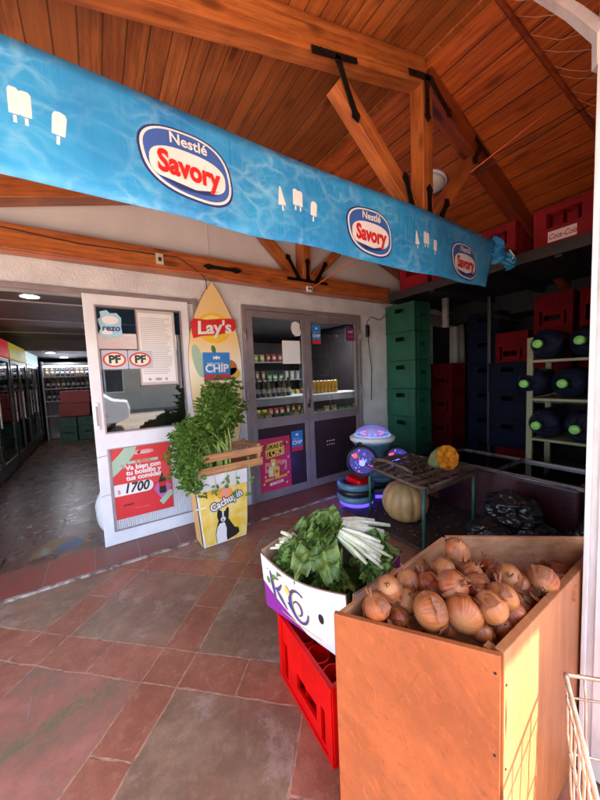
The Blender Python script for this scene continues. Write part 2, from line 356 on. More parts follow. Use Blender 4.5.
gpoly([(.02,.12),(.09,.12),(.08,.17),(.03,.16)], .003, 'painted_accent', m_mur['red'], mu_)

# ================================================================= TEXT
def text(body, size, m, parent, cx, cz, y, bold=0, shear=0, sx=1, sz=1, rot=0, name='lettering', wf=None, bend=0, sp=1):
    cu = bpy.data.curves.new('t', 'FONT'); cu.body = body; cu.size = size; cu.offset = bold; cu.shear = shear
    cu.align_x = 'CENTER'; cu.align_y = 'CENTER'; cu.resolution_u = 3; cu.space_character = sp
    o = bpy.data.objects.new('t', cu); C.link(o); dg = bpy.context.evaluated_depsgraph_get()
    me = bpy.data.meshes.new_from_object(o.evaluated_get(dg)); bpy.data.objects.remove(o); bpy.data.curves.remove(cu)
    cr, sr = math.cos(rot), math.sin(rot)
    for v in me.vertices:
        x, z = v.co.x*sx, v.co.y*sz
        z += bend*x*x
        X = cx+x*cr-z*sr; Z = cz+x*sr+z*cr
        v.co = (X, y+(wf(X, Z) if wf else 0), Z)
    me.materials.clear(); me.materials.append(m)
    q = bpy.data.objects.new(name, me); C.link(q); q.parent = parent; return q
ink = {}
def I(name, col, rough=.45, **k):
    if name not in ink: ink[name] = pm('ink_'+name, col, var=.08, rough=rough, **k)
    return ink[name]
WHT = I('white', (.78,.77,.76)); NAVY = I('navy', (.02,.035,.16)); BLU = I('blue', (.04,.12,.42)); RED = I('red', (.62,.02,.02)); BLK = I('black', (.015,.015,.015))
YEL = I('yellow', (.85,.55,.08)); CRM = I('cream', (.80,.62,.32)); SKY = I('skyblue', (.03,.25,.55)); MAG = I('magenta', (.55,.03,.10)); LGR = I('palegreen', (.36,.52,.38)); PNK = I('pink', (.75,.30,.28)); ORG = I('orange', (.75,.28,.04)); GRY = I('grey', (.35,.34,.33)); PUR = I('purple', (.28,.035,.30)); LBL = I('lightblue', (.35,.62,.75))

# ================================================================= THE SHOP
RX, RZ = 2.09, 3.49; SL, SR = .27, .37            # ridge and roof slopes
def roofz(x): return RZ-(RX-x)*SL if x < RX else RZ-(x-RX)*SR
shop = thing('shop_building', 'single storey shop with rough white stucco front under the timber canopy', 'building')
wl = MB().panel(8.2, 2.33, .13, [(.75,2.79,0,2.09),(3.34,5.0,0,2.125),(6.62,7.3,0,2.1)], Matrix.Translation((-2,0,0)))
obj('stucco_wall', wl, m_stucco, shop)
gp = [(-2,2.33),(5.0,2.33),(5.0,roofz(5.0)-.005),(RX,RZ-.005),(-2,roofz(-2)-.005)]
obj('gable_wall', MB().prism(gp, 'y', .01, .12), m_plaster, shop)
obj('cover_strip', MB().box(1.035, 1.045, .002, .01, 2.5, 3.1), m_plaster, shop)
m_ceil = pm('ceiling_panel', (.36,.33,.33), (.28,.26,.26), 2, .5)
ce = MB().box(-1.95, 6.1, .13, 8.1, 2.36, 2.42); obj('ceiling_board', ce, m_ceil, shop)
for y in (1.70, 2.97, 4.3): obj('ceiling_batten', MB().box(-1.95, 1.2, y, y+.045, 2.347, 2.36), m_white, shop, bevel=.003)
obj('soffit', MB().box(-1.95, 1.2, 5.3, 8.1, 2.12, 2.36), pm('soffit_board', (.22,.21,.22), rough=.5), shop)
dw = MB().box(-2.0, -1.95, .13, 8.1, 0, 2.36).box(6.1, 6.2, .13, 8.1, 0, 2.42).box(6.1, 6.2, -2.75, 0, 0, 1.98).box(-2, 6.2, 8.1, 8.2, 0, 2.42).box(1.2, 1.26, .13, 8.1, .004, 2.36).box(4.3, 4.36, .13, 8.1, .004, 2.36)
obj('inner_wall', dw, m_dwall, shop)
obj('store_shade_wall', MB().panel(4.5, 1.98, .1, [], Matrix.Translation((1.64,-2.84,0))), m_stucco, shop)  # unseen wall added to keep light out of the store
obj('store_shade_wall', MB().box(1.64,4.9,-2.84,-2.74,1.981,2.419), m_stucco, shop)  # upper part of the same added light-blocking wall
obj('store_shade_gable', MB().prism([(1.64,2.42),(4.9,2.42),(4.9,roofz(4.9)-.01),(RX,RZ-.01),(1.64,roofz(1.64)-.01)], 'y', -2.84, -2.74), m_plaster, shop)  # closes the added wall up to the roof, also unseen
obj('store_shade_board', MB().box(5.5,5.55,-2.7,-.01,.012,2.099).box(4.9,5.55,-2.7,-.01,2.10,2.14).box(4.9,4.93,-2.7,-.01,2.141,2.40), pm('store_shade_black', (.012,.010,.012), rough=.8), shop)  # near-black boards added to stand in for the shade under the loft
fr = MB().box(-1.28, .86, -.03, -.005, 2.085, 2.125).box(.855, .89, -.035, -.004, .012, 2.13)
obj('opening_frame', fr, m_alu, shop, bevel=.003)
# canopy: two plank slopes with thickness
can = thing('timber_canopy', 'varnished pine board roof sloping both ways over the shop front', 'roof', (0,0,0))
def slope(x0, x1, y0, y1, nm):
    z0, z1 = roofz(x0), roofz(x1); t = .03
    return obj(nm, MB().add([(x0,y0,z0),(x1,y0,z1),(x1,y1,z1),(x0,y1,z0),(x0,y0,z0+t),(x1,y0,z1+t),(x1,y1,z1+t),(x0,y1,z0+t)],
        [(3,2,1,0),(4,5,6,7),(0,1,5,4),(1,2,6,5),(2,3,7,6),(3,0,4,7)]), m_plankR if x0 >= RX else m_plankL, can)
# boards run along Y on both slopes
m_plankL = wood('ceiling_boards_warm', (.56,.175,.042), (.33,.088,.022), 1, 1, .42, True, .2, .098, 0, .15)
m_plankR = wood('ceiling_boards_red', (.66,.150,.026), (.40,.075,.014), 1, 1, .45, True, .2, .15, 0, .1)
slope(-2.0, RX, -3.82, .3, 'left_slope'); slope(RX, 6.3, -3.82, .3, 'right_slope')
obj('ridge_strip', MB().box(RX-.02, RX+.02, -3.75, 0, RZ-.022, RZ-.004), m_beam, can)
fz = MB().box(-2.0, 4.3, -3.80, -3.76, 2.43, 2.62); obj('sun_limit_fascia', fz, m_beam, can)  # unseen board added so the sun stops at the bin rim
obj('sun_limit_gable', MB().prism([(-2,2.62),(4.3,2.62),(4.3,roofz(4.3)-.01),(RX,RZ-.01),(-2,roofz(-2)-.01)], 'y', -3.80, -3.77), m_plankL, can)  # unseen infill added above the fascia to keep high light out
def beam(name, p, q, wd, dp, m, parent, bevel=.006):
    p, q = Vector(p), Vector(q); L = (q-p).length; x = (q-p).normalized(); y = Vector((0,1,0)); z = x.cross(y)
    o = obj(name, MB().box(0, L, -wd/2, wd/2, -dp/2, dp/2), m, parent, bevel=bevel)
    R = Matrix((x, y, z)).transposed().to_4x4(); R.translation = p; o.matrix_local = R; return o
def strap(parent, name, y, polys, bolts):
    mb = MB()
    for p in polys: mb.prism(p, 'y', y-.006, y)
    s_ = obj(name, mb, m_iron, parent)
    b = MB()
    for x, z in bolts: b.lathe([(.009,0),(.009,.006),(.004,.008)], 8, Matrix.Translation((x, y-.006, z)) @ Matrix.Rotation(PI/2, 4, 'X'))
    obj('bolt', b, m_iron, s_)
def leafstrap(p, q, wd=.028, tip=.05):
    p, q = Vector((*p, 0)).xy, Vector((*q, 0)).xy; d = (q-p).normalized(); n = Vector((-d.y, d.x)); L = (q-p).length
    prof = [(0,.3),(.02,1),(.06,.75),(L*.5,.65),(L-.06,.8),(L-.035,1.25),(L,0)]
    a = [p+d*s+n*wd*k for s, k in prof]; b = [p+d*s-n*wd*k for s, k in prof[:-1]]
    return [tuple(v) for v in a+b[::-1]][::-1]
def truss(y, label, wd, right=True, cut=None):
    t = thing('roof_truss', label, 'roof truss', (0, y, 0)); h = .165
    m = m_beam
    beam('rafter', (-1.95, 0, roofz(-1.95)-h/2-.01), (RX+.0, 0, RZ-h/2-.01), wd, h, m, t)
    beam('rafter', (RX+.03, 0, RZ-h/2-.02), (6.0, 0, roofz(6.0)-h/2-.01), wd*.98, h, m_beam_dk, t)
    beam('tie_beam', (-1.95, 0, 2.40), (3.45, 0, 2.40), wd*.95, .175 if y > -.5 else .12, m, t)
    kp_ = beam('king_post', (RX, -.003, 2.46), (RX, -.003, RZ-.13), wd*1.02, .112, m, t)
    return t
tA = truss(-.08, 'dark stained truss fixed against the shop wall with its tie beam above the doors', .14)
tB = truss(-1.60, 'free standing varnished truss with iron straps, above and behind the blue banner', .10)
for t, yy, k in ((tA, -.08, .10), (tB, -1.60, .11)):
    lx = 1.30 if t is tB else 1.42; rx = 2.74 if t is tB else 2.76
    beam('brace', (lx, -.006, roofz(lx)-.28 if t is tB else 2.98), (RX-.12, -.006, 2.47), .085, k-.002, m_beam, t)
    beam('brace', (rx, -.006, roofz(rx)-.21 if t is tB else 2.98), (RX+.10, -.006, 2.47), .085, k-.015, m_beam, t)
y = -.062   # front truss straps (local to tB), just proud of the timber
strap(tB, 'iron_strap', -.0585, [[(1.10,3.055),(1.42,3.145),(1.425,3.115),(1.105,3.02)][::-1], leafstrap((1.27,3.09),(1.42,2.80))], [(1.16,3.06),(1.36,3.11),(1.36,2.92)])
strap(tB, 'iron_strap', -.0590, [[(1.88,3.31),(2.10,3.37),(2.115,3.335),(1.89,3.275)][::-1], leafstrap((2.07,3.35),(2.08,3.06)), leafstrap((2.10,3.36),(2.36,3.20))], [(1.94,3.31),(2.08,3.2),(2.28,3.25)])
strap(tB, 'iron_strap', -.0600, [leafstrap((1.90,2.46),(1.82,2.66))], [(1.86,2.57)]); strap(tB, 'iron_strap', -.0600, [leafstrap((2.09,2.44),(2.09,2.66))], [(2.09,2.55)]); strap(tB, 'iron_strap', -.0600, [leafstrap((2.22,2.46),(2.32,2.62))], [(2.27,2.54)])
strap(tB, 'iron_strap', -.0595, [leafstrap((2.78,3.15),(2.66,2.98)), [(2.70,3.20),(2.90,3.12),(2.89,3.09),(2.69,3.17)][::-1]], [(2.72,3.08)])
strap(tA, 'iron_strap', -.0775, [[(.93,2.400),(.98,2.425),(1.03,2.415),(1.2,2.415),(1.25,2.428),(1.31,2.40),(1.25,2.372),(1.2,2.385),(1.03,2.385),(.98,2.372)][::-1]], [(1.0,2.4),(1.24,2.4)])
strap(tA, 'iron_strap', -.0785, [[(1.82,2.425),(2.36,2.425),(2.36,2.395),(1.82,2.395)][::-1], leafstrap((1.98,2.41),(1.82,2.66)), leafstrap((2.09,2.41),(2.09,2.66)), leafstrap((2.2,2.41),(2.36,2.66))], [(1.9,2.41),(2.09,2.5),(2.3,2.41)])
sw = thing('junction_box', 'small white socket hanging below the tie beam over the metal double doors', 'socket', (2.09, -.16, 2.32))
obj('housing', MB().box(-.035, .035, -.03, .0, -.03, .03), m_white, sw, bevel=.006); obj('socket_hole', MB().box(-.022, -.006, -.034, -.029, -.012, .012).box(.006,.022,-.034,-.029,-.012,.012), m_dark, sw)
sw2 = thing('wall_switch', 'tiny beige switch plate on the tie beam above the sliding door', 'switch', (.57, -.152, 2.40))
obj('plate', MB().box(-.03, .03, -.012, 0, -.045, .045), I('beige', (.55,.50,.40)), sw2, bevel=.004); obj('rocker', MB().box(-.012, .012, -.018, -.0125, -.02, .01), m_dark, sw2)
# ceiling lamp
lp = thing('ceiling_lamp', 'round unlit white bulkhead lamp on the board ceiling behind the front truss', 'lamp', (2.90,-1.15,roofz(2.90)-.002)); lp.rotation_euler = (0, math.atan(SR), 0)
obj('lamp_base', MB().lathe([(.13,0),(.135,-.02),(.125,-.03)], 32), m_white, lp, smooth=True)
obj('lamp_cover', MB().lathe([(.120,-.030),(.117,-.05),(.09,-.075),(.045,-.09),(.002,-.094)], 32), I('opal', (.72,.66,.60), .25), lp, smooth=True)
# trim batten beyond the truss and loose cords
bt = [(2.05,-2.09),(3.12,-2.23)]
beam_ = MB(); a = Vector((2.12,-2.08,roofz(2.12)-.012)); b = Vector((3.25,-2.25,roofz(3.25)-.012)); beam_.tube([a, (a+b)/2, b], .016, 6)
tag(obj('ceiling_batten', beam_, m_beam_dk), 'thin dark wooden strip nailed across the reddish ceiling boards at the top right', 'batten')
m_cord = pm('raffia', (.62,.33,.22), (.5,.22,.15), 20, .6)
for i in range(10):
    f = (i+.4)/10+random.uniform(-.03,.03); p = a.lerp(b, f)+Vector((random.uniform(-.02,.02), -.02, -.008)); pts = [p]; L = random.uniform(.22,.5)
    for k in range(1, 7):
        s_ = k/6; pts.append(p+Vector((.30*L*s_*random.uniform(.9,1.2)+.05*s_, -L*s_, -.10*math.sin(PI*s_*.9)-SR*.3*L*s_-random.uniform(0,.02))))
    tag(obj('raffia_strand', MB().tube(pts, .0018, 4), m_cord, smooth=True), 'thin pale loose strand sagging under the ceiling boards at the top right', 'strand', 'loose strands under the ceiling')
m_ow = pm('orange_wire', (.62,.13,.05), rough=.5); m_bw = pm('black_wire', (.012,.012,.012), rough=.5)
def sag(p, q, s, n=14):
    p, q = Vector(p), Vector(q); return [p.lerp(q, i/n)-Vector((0,0,s*4*(i/n)*(1-i/n))) for i in range(n+1)]
tag(obj('orange_rope', MB().tube(sag((2.12,-.17,2.33),(2.83,-2.16,3.15),.03), .006, 6), m_ow, smooth=True), 'thin orange rope rising from the tie beam socket to the ceiling boards at the right', 'rope')
tag(obj('orange_cable', MB().tube([(-1.9,-.16,2.315)]+[(x, -.163, 2.312-.02*math.sin((x+1)*2.3)-(.03 if x > 1 else 0)) for x in (-1.2,-.6,0,.5,.9,1.3,1.7,2.05)]+[(2.6,-.163,2.27),(3.5,-.163,2.29)], .0055, 6), m_ow, smooth=True), 'orange cable running along the underside of the tie beam on the wall', 'cable')
tag(obj('black_cable', MB().tube(sag((2.98,-2.27,3.11),(2.62,-1.2,2.9),.03)+sag((2.60,-1.2,2.89),(2.2,-.9,2.9),.08)[1:], .005, 6), m_bw, smooth=True), 'black cable hanging between the ceiling boards and the front truss brace', 'cable')
tag(obj('beam_wire', MB().tube([(-.5,-.155,2.455),(0,-.155,2.42),(.5,-.155,2.43),(.72,-.155,2.44),(.84,-.155,2.37),(.93,-.155,2.31)], .004, 5), m_bw, smooth=True), 'thin dark wire stapled across the face of the tie beam on the wall', 'wire')
tag(obj('sign_wire', MB().tube([(.93,-.155,2.31),(.97,-.1,2.28),(1.0,-.02,2.2),(.9,-.02,2.05)], .004, 5), m_bw, smooth=True), 'short wire looping from the tie beam down towards the pointed crisps sign', 'wire')
tag(obj('wall_wire', MB().tube([(3.18,-.012,1.0),(3.20,-.012,1.45),(3.15,-.014,1.8),(3.13,-.02,2.06),(3.2,-.03,2.12),(3.35,-.04,2.08),(3.52,-.05,2.2)], .005, 5), m_bw, smooth=True), 'black wire beside the right door jamb looping over to the green crates', 'wire')
wb = thing('wire_connector', 'small black electrical connector on the wall between the double doors and the green crates', 'connector', (3.13,-.02,1.93))
obj('body', MB().box(-.02,.02,-.02,.018,-.08,.08), m_dark, wb, bevel=.005); obj('terminal', MB().box(-.012,.012,-.026,-.021,-.06,.06), m_iron, wb)
# ---------------------------------------------------------------- banner
def bw(x, z):
    f = max(0, x-2.75)
    return .012*math.sin(x*3.1+z*2)+.010*math.sin(x*7+1+z)*(2.45-z)/.4
g = G('banner_print'); raw = g.co()
wv = g.n('ShaderNodeTexVoronoi', feature='SMOOTH_F1'); dn = g.noise(raw, 5, 3, .5, 0, True); ad = g.n('ShaderNodeVectorMath', operation='MULTIPLY_ADD'); g.put(ad.inputs[0], dn); ad.inputs[1].default_value = (.22,.22,.22); g.put(ad.inputs[2], raw)
mpp = g.n('ShaderNodeMapping'); mpp.inputs['Scale'].default_value = (1,1,1.9); g.put(mpp.inputs[0], ad.outputs[0]); wv = g.n('ShaderNodeTexVoronoi', feature='DISTANCE_TO_EDGE'); g.put(wv.inputs[0], mpp.outputs[0]); wv.inputs['Scale'].default_value = 6.5
ca1 = g.ramp(wv.outputs[0], [(0, 1.), (.16, 0.)]); wv2 = g.n('ShaderNodeTexVoronoi', feature='DISTANCE_TO_EDGE'); g.put(wv2.inputs[0], mpp.outputs[0]); wv2.inputs['Scale'].default_value = 14
ca2 = g.ramp(wv2.outputs[0], [(0, 1.), (.12, 0.)]); msk = g.ramp(g.noise(raw, 3, 3), [(.42, 0.), (.68, 1.)])
bc = g.mix(g.ramp(g.noise(raw, 1.7, 4), [(.35, 0.), (.68, 1.)]), (.006,.19,.50), (.03,.36,.70))
bc = g.mix(g.m2('MULTIPLY', g.m2('MULTIPLY_ADD', ca2, .4, ca1), g.m2('MULTIPLY_ADD', msk, .26, .05)), bc, (.42,.76,.90))
g.set(col=bc, rough=.38, spec=.4); g.bump(g.m2('ADD', g.noise(raw, 4, 3), g.m2('MULTIPLY', g.noise(g.co(scale=(9,1,1.2)), 1.6, 4, .6, .8), .8)), .35, .02); m_ban = g.m
YB = -1.70
ban = thing('advertising_banner', 'long blue water print banner with ice cream silhouettes hung across the canopy', 'banner', (0, YB, 0))
mb = MB(); nx, nz = 110, 10; vs = []
BX0, BX1 = -1.3, 2.93
for i in range(nx+1):
    x = BX0+(BX1-BX0)*i/nx
    for j in range(nz+1):
        zt = 2.432; zb = 2.022-.006*math.sin(x*4)-.003*math.sin(x*11); z = zb+(zt-zb)*j/nz; xx = x + (.20*(j/nz)-.16)*max(0, (x-2.45)/.48)**2
        vs.append((xx, bw(x, z), z))
fs = [(i*(nz+1)+j, (i+1)*(nz+1)+j, (i+1)*(nz+1)+j+1, i*(nz+1)+j+1) for i in range(nx) for j in range(nz)]
sheet = obj('banner_sheet', MB().add(vs, fs), m_ban, ban, smooth=True)
sm = sheet.modifiers.new('solid', 'SOLIDIFY'); sm.thickness = .002; sm.offset = 1
# crumpled right end, gathered and tied
vs = []; n1_, n2_ = 22, 14
for i in range(n1_+1):
    s_ = i/n1_
    for j in range(n2_+1):
        q = j/n2_; hh = .20*(1-s_*.72)+.03*math.sin(s_*9); zc = 2.33-.02*s_ + .03*math.sin(s_*5)
        vs.append((2.88+.36*s_+.015*math.sin(q*11), -.005+.035*math.sin(q*17+s_*6)*(0.3+s_)+.02*math.sin(s_*14), zc+(q-.5)*hh*1.05+.012*math.sin(s_*16+q*5)))
fs = [(i*(n2_+1)+j, (i+1)*(n2_+1)+j, (i+1)*(n2_+1)+j+1, i*(n2_+1)+j+1) for i in range(n1_) for j in range(n2_)]
e = obj('gathered_end', MB().add(vs, fs), m_ban, ban, smooth=True); sm = e.modifiers.new('solid', 'SOLIDIFY'); sm.thickness = .002
obj('tie_cord', MB().tube([(3.1,-.04,2.37),(3.16,-.05,2.33),(3.15,-.03,2.28)], .006, 6), m_white, ban, smooth=True)
obj('tie_cord', MB().tube([(2.7,.0,2.43),(2.7,.08,2.46),(2.7,.12,2.47)], .003, 5), m_white, ban)
def wflat(name, poly, m, layer, cx, cz):
    # fan-free: triangulate with rings toward centre so it follows the cloth
    vs = []; fs = []; K = 6; n = len(poly)
    for k in range(K+1):
        s_ = 1-k/K
        for p in poly:
            x = cx+(p[0]-cx)*s_; z = cz+(p[1]-cz)*s_; vs.append((x, bw(x, z)-.0025*layer, z))
    for k in range(K):
        for i in range(n): fs.append((k*n+i, k*n+(i+1) % n, (k+1)*n+(i+1) % n, (k+1)*n+i))
    return obj(name, MB().add(vs, fs), m, ban)
def egg(cx, cz, a, b, k=0): 
    P_ = ell(0, 0, a, b, 48, p=2.6); return [(cx+x+.02*z/b*(-1), cz+z*(1+.07*x/a)-.10*x*x*0) for x, z in P_]
for (cx, cz) in ((.425,2.222),(1.46,2.192),(2.452,2.182)):
    A_, B_ = .184, .131
    wflat('logo_outline', egg(cx, cz, A_, B_), NAVY, 1, cx, cz); wflat('logo_ring', egg(cx, cz, A_-.009, B_-.008), WHT, 2, cx, cz)
    wflat('logo_field', egg(cx, cz, A_-.02, B_-.017), BLU, 3, cx, cz)
    wp = [(cx+x, cz-.022+z*.9+(.006*(1-(x/.15)**2) if z > 0 else 0)) for x, z in ell(0, 0, .150, .074, 40, p=2.8)]
    wflat('logo_blob', wp, WHT, 4, cx, cz-.02)
    wflat('logo_swoosh', [(cx-.12,cz-.075),(cx-.03,cz-.092),(cx+.06,cz-.086),(cx+.13,cz-.062),(cx+.07,cz-.078),(cx+.11,cz-.084),(cx+.05,cz-.098),(cx-.04,cz-.103)][::-1], NAVY, 5, cx+.02, cz-.09)
    wf = lambda X, Z: bw(X, Z)
    text('Savory', .112, RED, ban, cx, cz-.022, -.0145, bold=.0045, sx=.80, sz=1.0, wf=wf); text('Nestlé', .056, WHT, ban, cx, cz+.079, -.0145, bold=.0012, sx=1.0, wf=wf)
def pop(cx, cz, s, kind, tilt=0):
    B = {'cone': [(-.028,-.05),(.028,-.05),(.018,.0),(.006,.06),(0,.066),(-.006,.06),(-.02,.0)], 'twin': [(-.04,-.05),(-.003,-.05),(-.003,-.046),(.003,-.046),(.003,-.05),(.04,-.05),(.04,.045),(.03,.056),(.008,.056),(0,.05),(-.01,.06),(-.032,.06),(-.04,.048)],
         'bar': [(-.024,-.04),(.024,-.04),(.026,.04),(.018,.055),(0,.06),(-.018,.055),(-.026,.04)]}[kind]
    st = {'cone': [(-.006,-.085,.012,.03)], 'twin': [(-.026,-.085,.012,.03),(.014,-.085,.012,.03)], 'bar': [(-.006,-.08,.012,.036)]}[kind]
    R = lambda p: (cx+s*(p[0]*math.cos(tilt)-p[1]*math.sin(tilt)), cz+s*(p[0]*math.sin(tilt)+p[1]*math.cos(tilt)))
    wflat('ice_lolly', [R(p) for p in B], WHT, 1, cx, cz)
    for x, z, a_, b_ in st: wflat('lolly_stick', [R(p) for p in rect(x, x+a_, z, z+b_)], WHT, 1, *R((x+a_/2, z+b_/2)))
for bx in (-.085, .955, 1.965):
    pop(bx-.095, 2.232, .74, 'cone', .12); pop(bx, 2.248, .70, 'twin', -.02); pop(bx+.095, 2.215, .74, 'bar', -.12)
pop(-1.0, 2.23, 1, 'twin'); pop(-.8, 2.23, 1, 'bar')

# ================================================================= DOORS
sd = thing('sliding_door', 'white framed sliding door with glass above, a ribbed panel and a red poster below', 'door', (0,-.045,.014))
W_, H_ = .80, 2.075
fm = MB().panel(W_, H_, .04, [(.078,W_-.075,.115,.815),(.078,W_-.075,.95,1.985)])
obj('door_frame', fm, m_white, sd, bevel=.004)
obj('glazing_bead', MB().panel(.66, 1.045, .012, [(.012,.648,.012,1.033)], Matrix.Translation((.073,-.006,.945))), m_alu, sd)
obj('glass_pane', MB().box(.078, .725, .016, .02, .95, 1.985), m_pglass, sd)
rb = MB(); x = .079
while x < .722: rb.prism([(x,.034),(x+.003,.018),(x+.011,.018),(x+.014,.034)], 'z', .116, .814); x += .0155
rb.box(.078,.725,.034,.037,.115,.815); obj('ribbed_panel', rb, m_white, sd)
obj('panel_bead', MB().panel(.655, .71, .008, [(.009,.646,.009,.701)], Matrix.Translation((.0745,-.003,.11))), m_alu, sd)
h = obj('handle', MB().box(.014,.046,-.012,-.0005,.99,1.21), m_white, sd, bevel=.004); obj('grip', MB().box(.023,.037,-.016,-.0125,1.02,1.18), m_alu, h, bevel=.002)
wi = obj('wire_wrap', MB().tube([(0,-.003,.76),(.03,-.005,.765),(.075,-.005,.77)], .002, 5).tube([(0,-.003,.43),(.04,-.005,.44),(.075,-.005,.435)], .002, 5), m_alu, sd)
def sheet_thing(name, label, cat, loc, w_, h_, m, th=.0012, rot=0, part='sheet', poly=None):
    t = thing(name, label, cat, loc); t.rotation_euler = (0, rot, 0)
    obj(part, MB().prism(poly or rect(0, w_, 0, h_), 'y', -th, 0), m, t); return t
yf = -.051
# red poster on ribbed panel
rp = sheet_thing('red_poster', 'red price poster with soft drink bottle on the ribbed panel of the sliding door', 'poster', (.098,-.032,.215), .455, .63, I('posterred', (.66,.03,.035)))
Y1 = -.0022
flat('soft_light', [ell(.30,.36,.15,.10,24)], I('posterred2', (.72,.06,.06)), rp, Y1)
flat('bottle_neck', [[(.0,.50),(.0,.37),(.10,.46),(.16,.53),(.20,.63),(.12,.63),(.05,.55)]], LGR, rp, Y1-.0006); flat('neck_band', [[(.055,.455),(.085,.43),(.10,.445),(.07,.475)]], GRY, rp, Y1-.001)
flat('price_pill', [rrect(-.0,.30,.20,.30,.048)[:6]+rrect(-.0,.30,.20,.30,.048)[6:12]+[(.0,.30),(.0,.20)]], WHT, rp, Y1-.0006)
text('$', .05, RED, rp, .035, .235, Y1-.0012); text('1700', .115, BLK, rp, .165, .252, Y1-.0012, bold=.0035, shear=.25, sx=.85)
text('Va bien con', .058, WHT, rp, .235, .43, Y1-.0006, bold=.0022); text('tu bolsillo y', .058, WHT, rp, .235, .385, Y1-.0006, bold=.0022); text('tus comidas', .058, WHT, rp, .235, .34, Y1-.0006, bold=.0022)
flat('ribbon_strip', [rect(.115,.355,.462,.488)], LGR, rp, Y1-.0003); text('EL PRECIO', .026, RED, rp, .235, .475, Y1-.0009, bold=.001)
flat('header_mark', [ell(.19,.555,.035,.018,20), ell(.26,.553,.065,.02,20)], PNK, rp, Y1-.0003); text('para ti', .03, WHT, rp, .25, .552, Y1-.0009)
flat('mauve_shape', [[(.30,.20),(.36,.10),(.41,.11),(.45,.21),(.40,.26),(.33,.25)]], I('mauve', (.48,.13,.35)), rp, Y1-.0003)
flat('pale_corner', [[(.37,.045),(.455,.125),(.455,.16),(.43,.17),(.34,.085)]], LGR, rp, Y1-.0006)
bt_ = [(.345,.17),(.35,.15),(.40,.15),(.405,.17),(.40,.22),(.405,.26),(.395,.295),(.383,.315),(.383,.335),(.367,.335),(.367,.315),(.355,.295),(.345,.26),(.35,.22)]
flat('bottle_picture', [bt_], BLK, rp, Y1-.001); flat('bottle_tag', [rect(.346,.404,.215,.255)], RED, rp, Y1-.0016)
text('precio', .03, BLK, rp, .10, .115, Y1-.0006, shear=.2, bold=.001); text('consulta condiciones', .014, PNK, rp, .2, .07, Y1-.0006)
# stickers on the glass
ic = sheet_thing('torn_sticker', 'torn pale blue ice sticker at the top left corner of the sliding door glass', 'sticker', (.088,-.032,1.74), .18, .23, LBL,
   poly=[(.0,.04),(.02,.02),(.06,.0),(.10,.015),(.15,.01),(.17,.04),(.165,.10),(.17,.17),(.14,.21),(.09,.205),(.07,.23),(.02,.215),(.025,.17),(.0,.15),(.012,.11),(.02,.08)])
flat('frost', [ell(.09,.15,.06,.035,14), ell(.06,.05,.04,.02,12)], WHT, ic, -.0018); text('rezo', .07, NAVY, ic, .092, .085, -.0024, bold=.002, shear=.1)
for i, (x, l) in enumerate(((.10,'oval red and cream sticker at the left of a pair on the sliding door glass'),(.29,'oval red and cream sticker at the right of a pair, overlapping the paper notice'))):
    t = sheet_thing('oval_sticker', l, 'sticker', (x-.005,-.034-.002*i,1.49), .19, .15, I('clearfilm', (.50,.52,.60)), poly=rrect(0,.185,0,.155,.01))
    flat('oval_ring', [ell(.09,.078,.084,.062,36)], RED, t, -.0018); flat('oval_fill', [ell(.09,.078,.070,.049,36)], CRM if 0 else I('ivory', (.78,.74,.58)), t, -.0024); text('PF', .088, BLK, t, .09, .078, -.003, bold=.0045)
nt_ = sheet_thing('paper_notice', 'printed white paper notice in a clear sleeve on the sliding door glass', 'notice', (.36,-.033,1.335), .315, .665, I('sleeve', (.50,.47,.44)), poly=rrect(0,.315,0,.655,.008))
flat('paper', [rect(.022,.295,.035,.63)], WHT, nt_, -.0018)
for k in range(30): flat('printed_line', [rect(.035, .035+random.uniform(.19,.245), .585-k*.0165, .592-k*.0165)], I('print', (.50,.50,.50)), nt_, -.0024)
flat('stamp', [ell(.15,.06,.03,.013,16), ell(.215,.06,.012,.013,12), ell(.08,.06,.012,.013,12)], GRY, nt_, -.0024)
flat('sleeve_edge', [rect(.0,.008,.0,.65), rect(.0,.31,.0,.012)], I('brown', (.14,.09,.07)), nt_, -.003)

dd = thing('double_door', 'brown aluminium double doors with tall glass panes and dark lower panels', 'door', (1.34,-.03,.012))
DW = 1.66; DH = 2.11
obj('door_frame', MB().panel(DW, DH, .05, [(.042,DW-.042,.0,DH-.045)]), m_alu, dd, bevel=.003)
for k, (x0, w_) in enumerate(((.045, .74),(.79, .822))):
    lf = obj('door_leaf', MB().panel(w_, DH-.055, .035, [(.065,w_-.06,.09,.80),(.065,w_-.06,.905,DH-.125)], Matrix.Translation((x0,.004,.005))), m_alu, dd, bevel=.003)
    obj('glass_pane', MB().box(x0+.065,x0+w_-.06,.02,.024,.91,DH-.12), glass_pane('shop_glass', (.86,.87,.88), ior=1.45) if k == 0 else bpy.data.materials['shop_glass'], lf)
    obj('lower_panel', MB().box(x0+.065,x0+w_-.06,.018,.03,.095,.805), I('maroonblack', (.035,.018,.025), .35), lf)
    hx = x0+(w_-.03 if k == 0 else .03)
    obj('handle', MB().tube([(hx,.0,1.20),(hx,-.035,1.20),(hx,-.035,1.04),(hx,.0,1.04)], .008, 8), m_alu, lf, smooth=True)
obj('lock', MB().box(.765,.80,-.012,.003,.98,1.08), m_dark, dd, bevel=.003)
for x_, z_ in ((.02,.45),(.02,1.15),(.02,1.8),(DW-.02,1.15),(DW-.02,1.85)): obj('hinge', MB().lathe([(.011,-.055),(.011,.055)], 10, Matrix.Translation((x_,-.01,z_))), m_alu, dd, smooth=True)
fx_ = thing('door_stopper_bolts', 'cluster of small white stick-on dots on the dark lower panel of the right door', 'sticker', (2.39,-.014,.50))
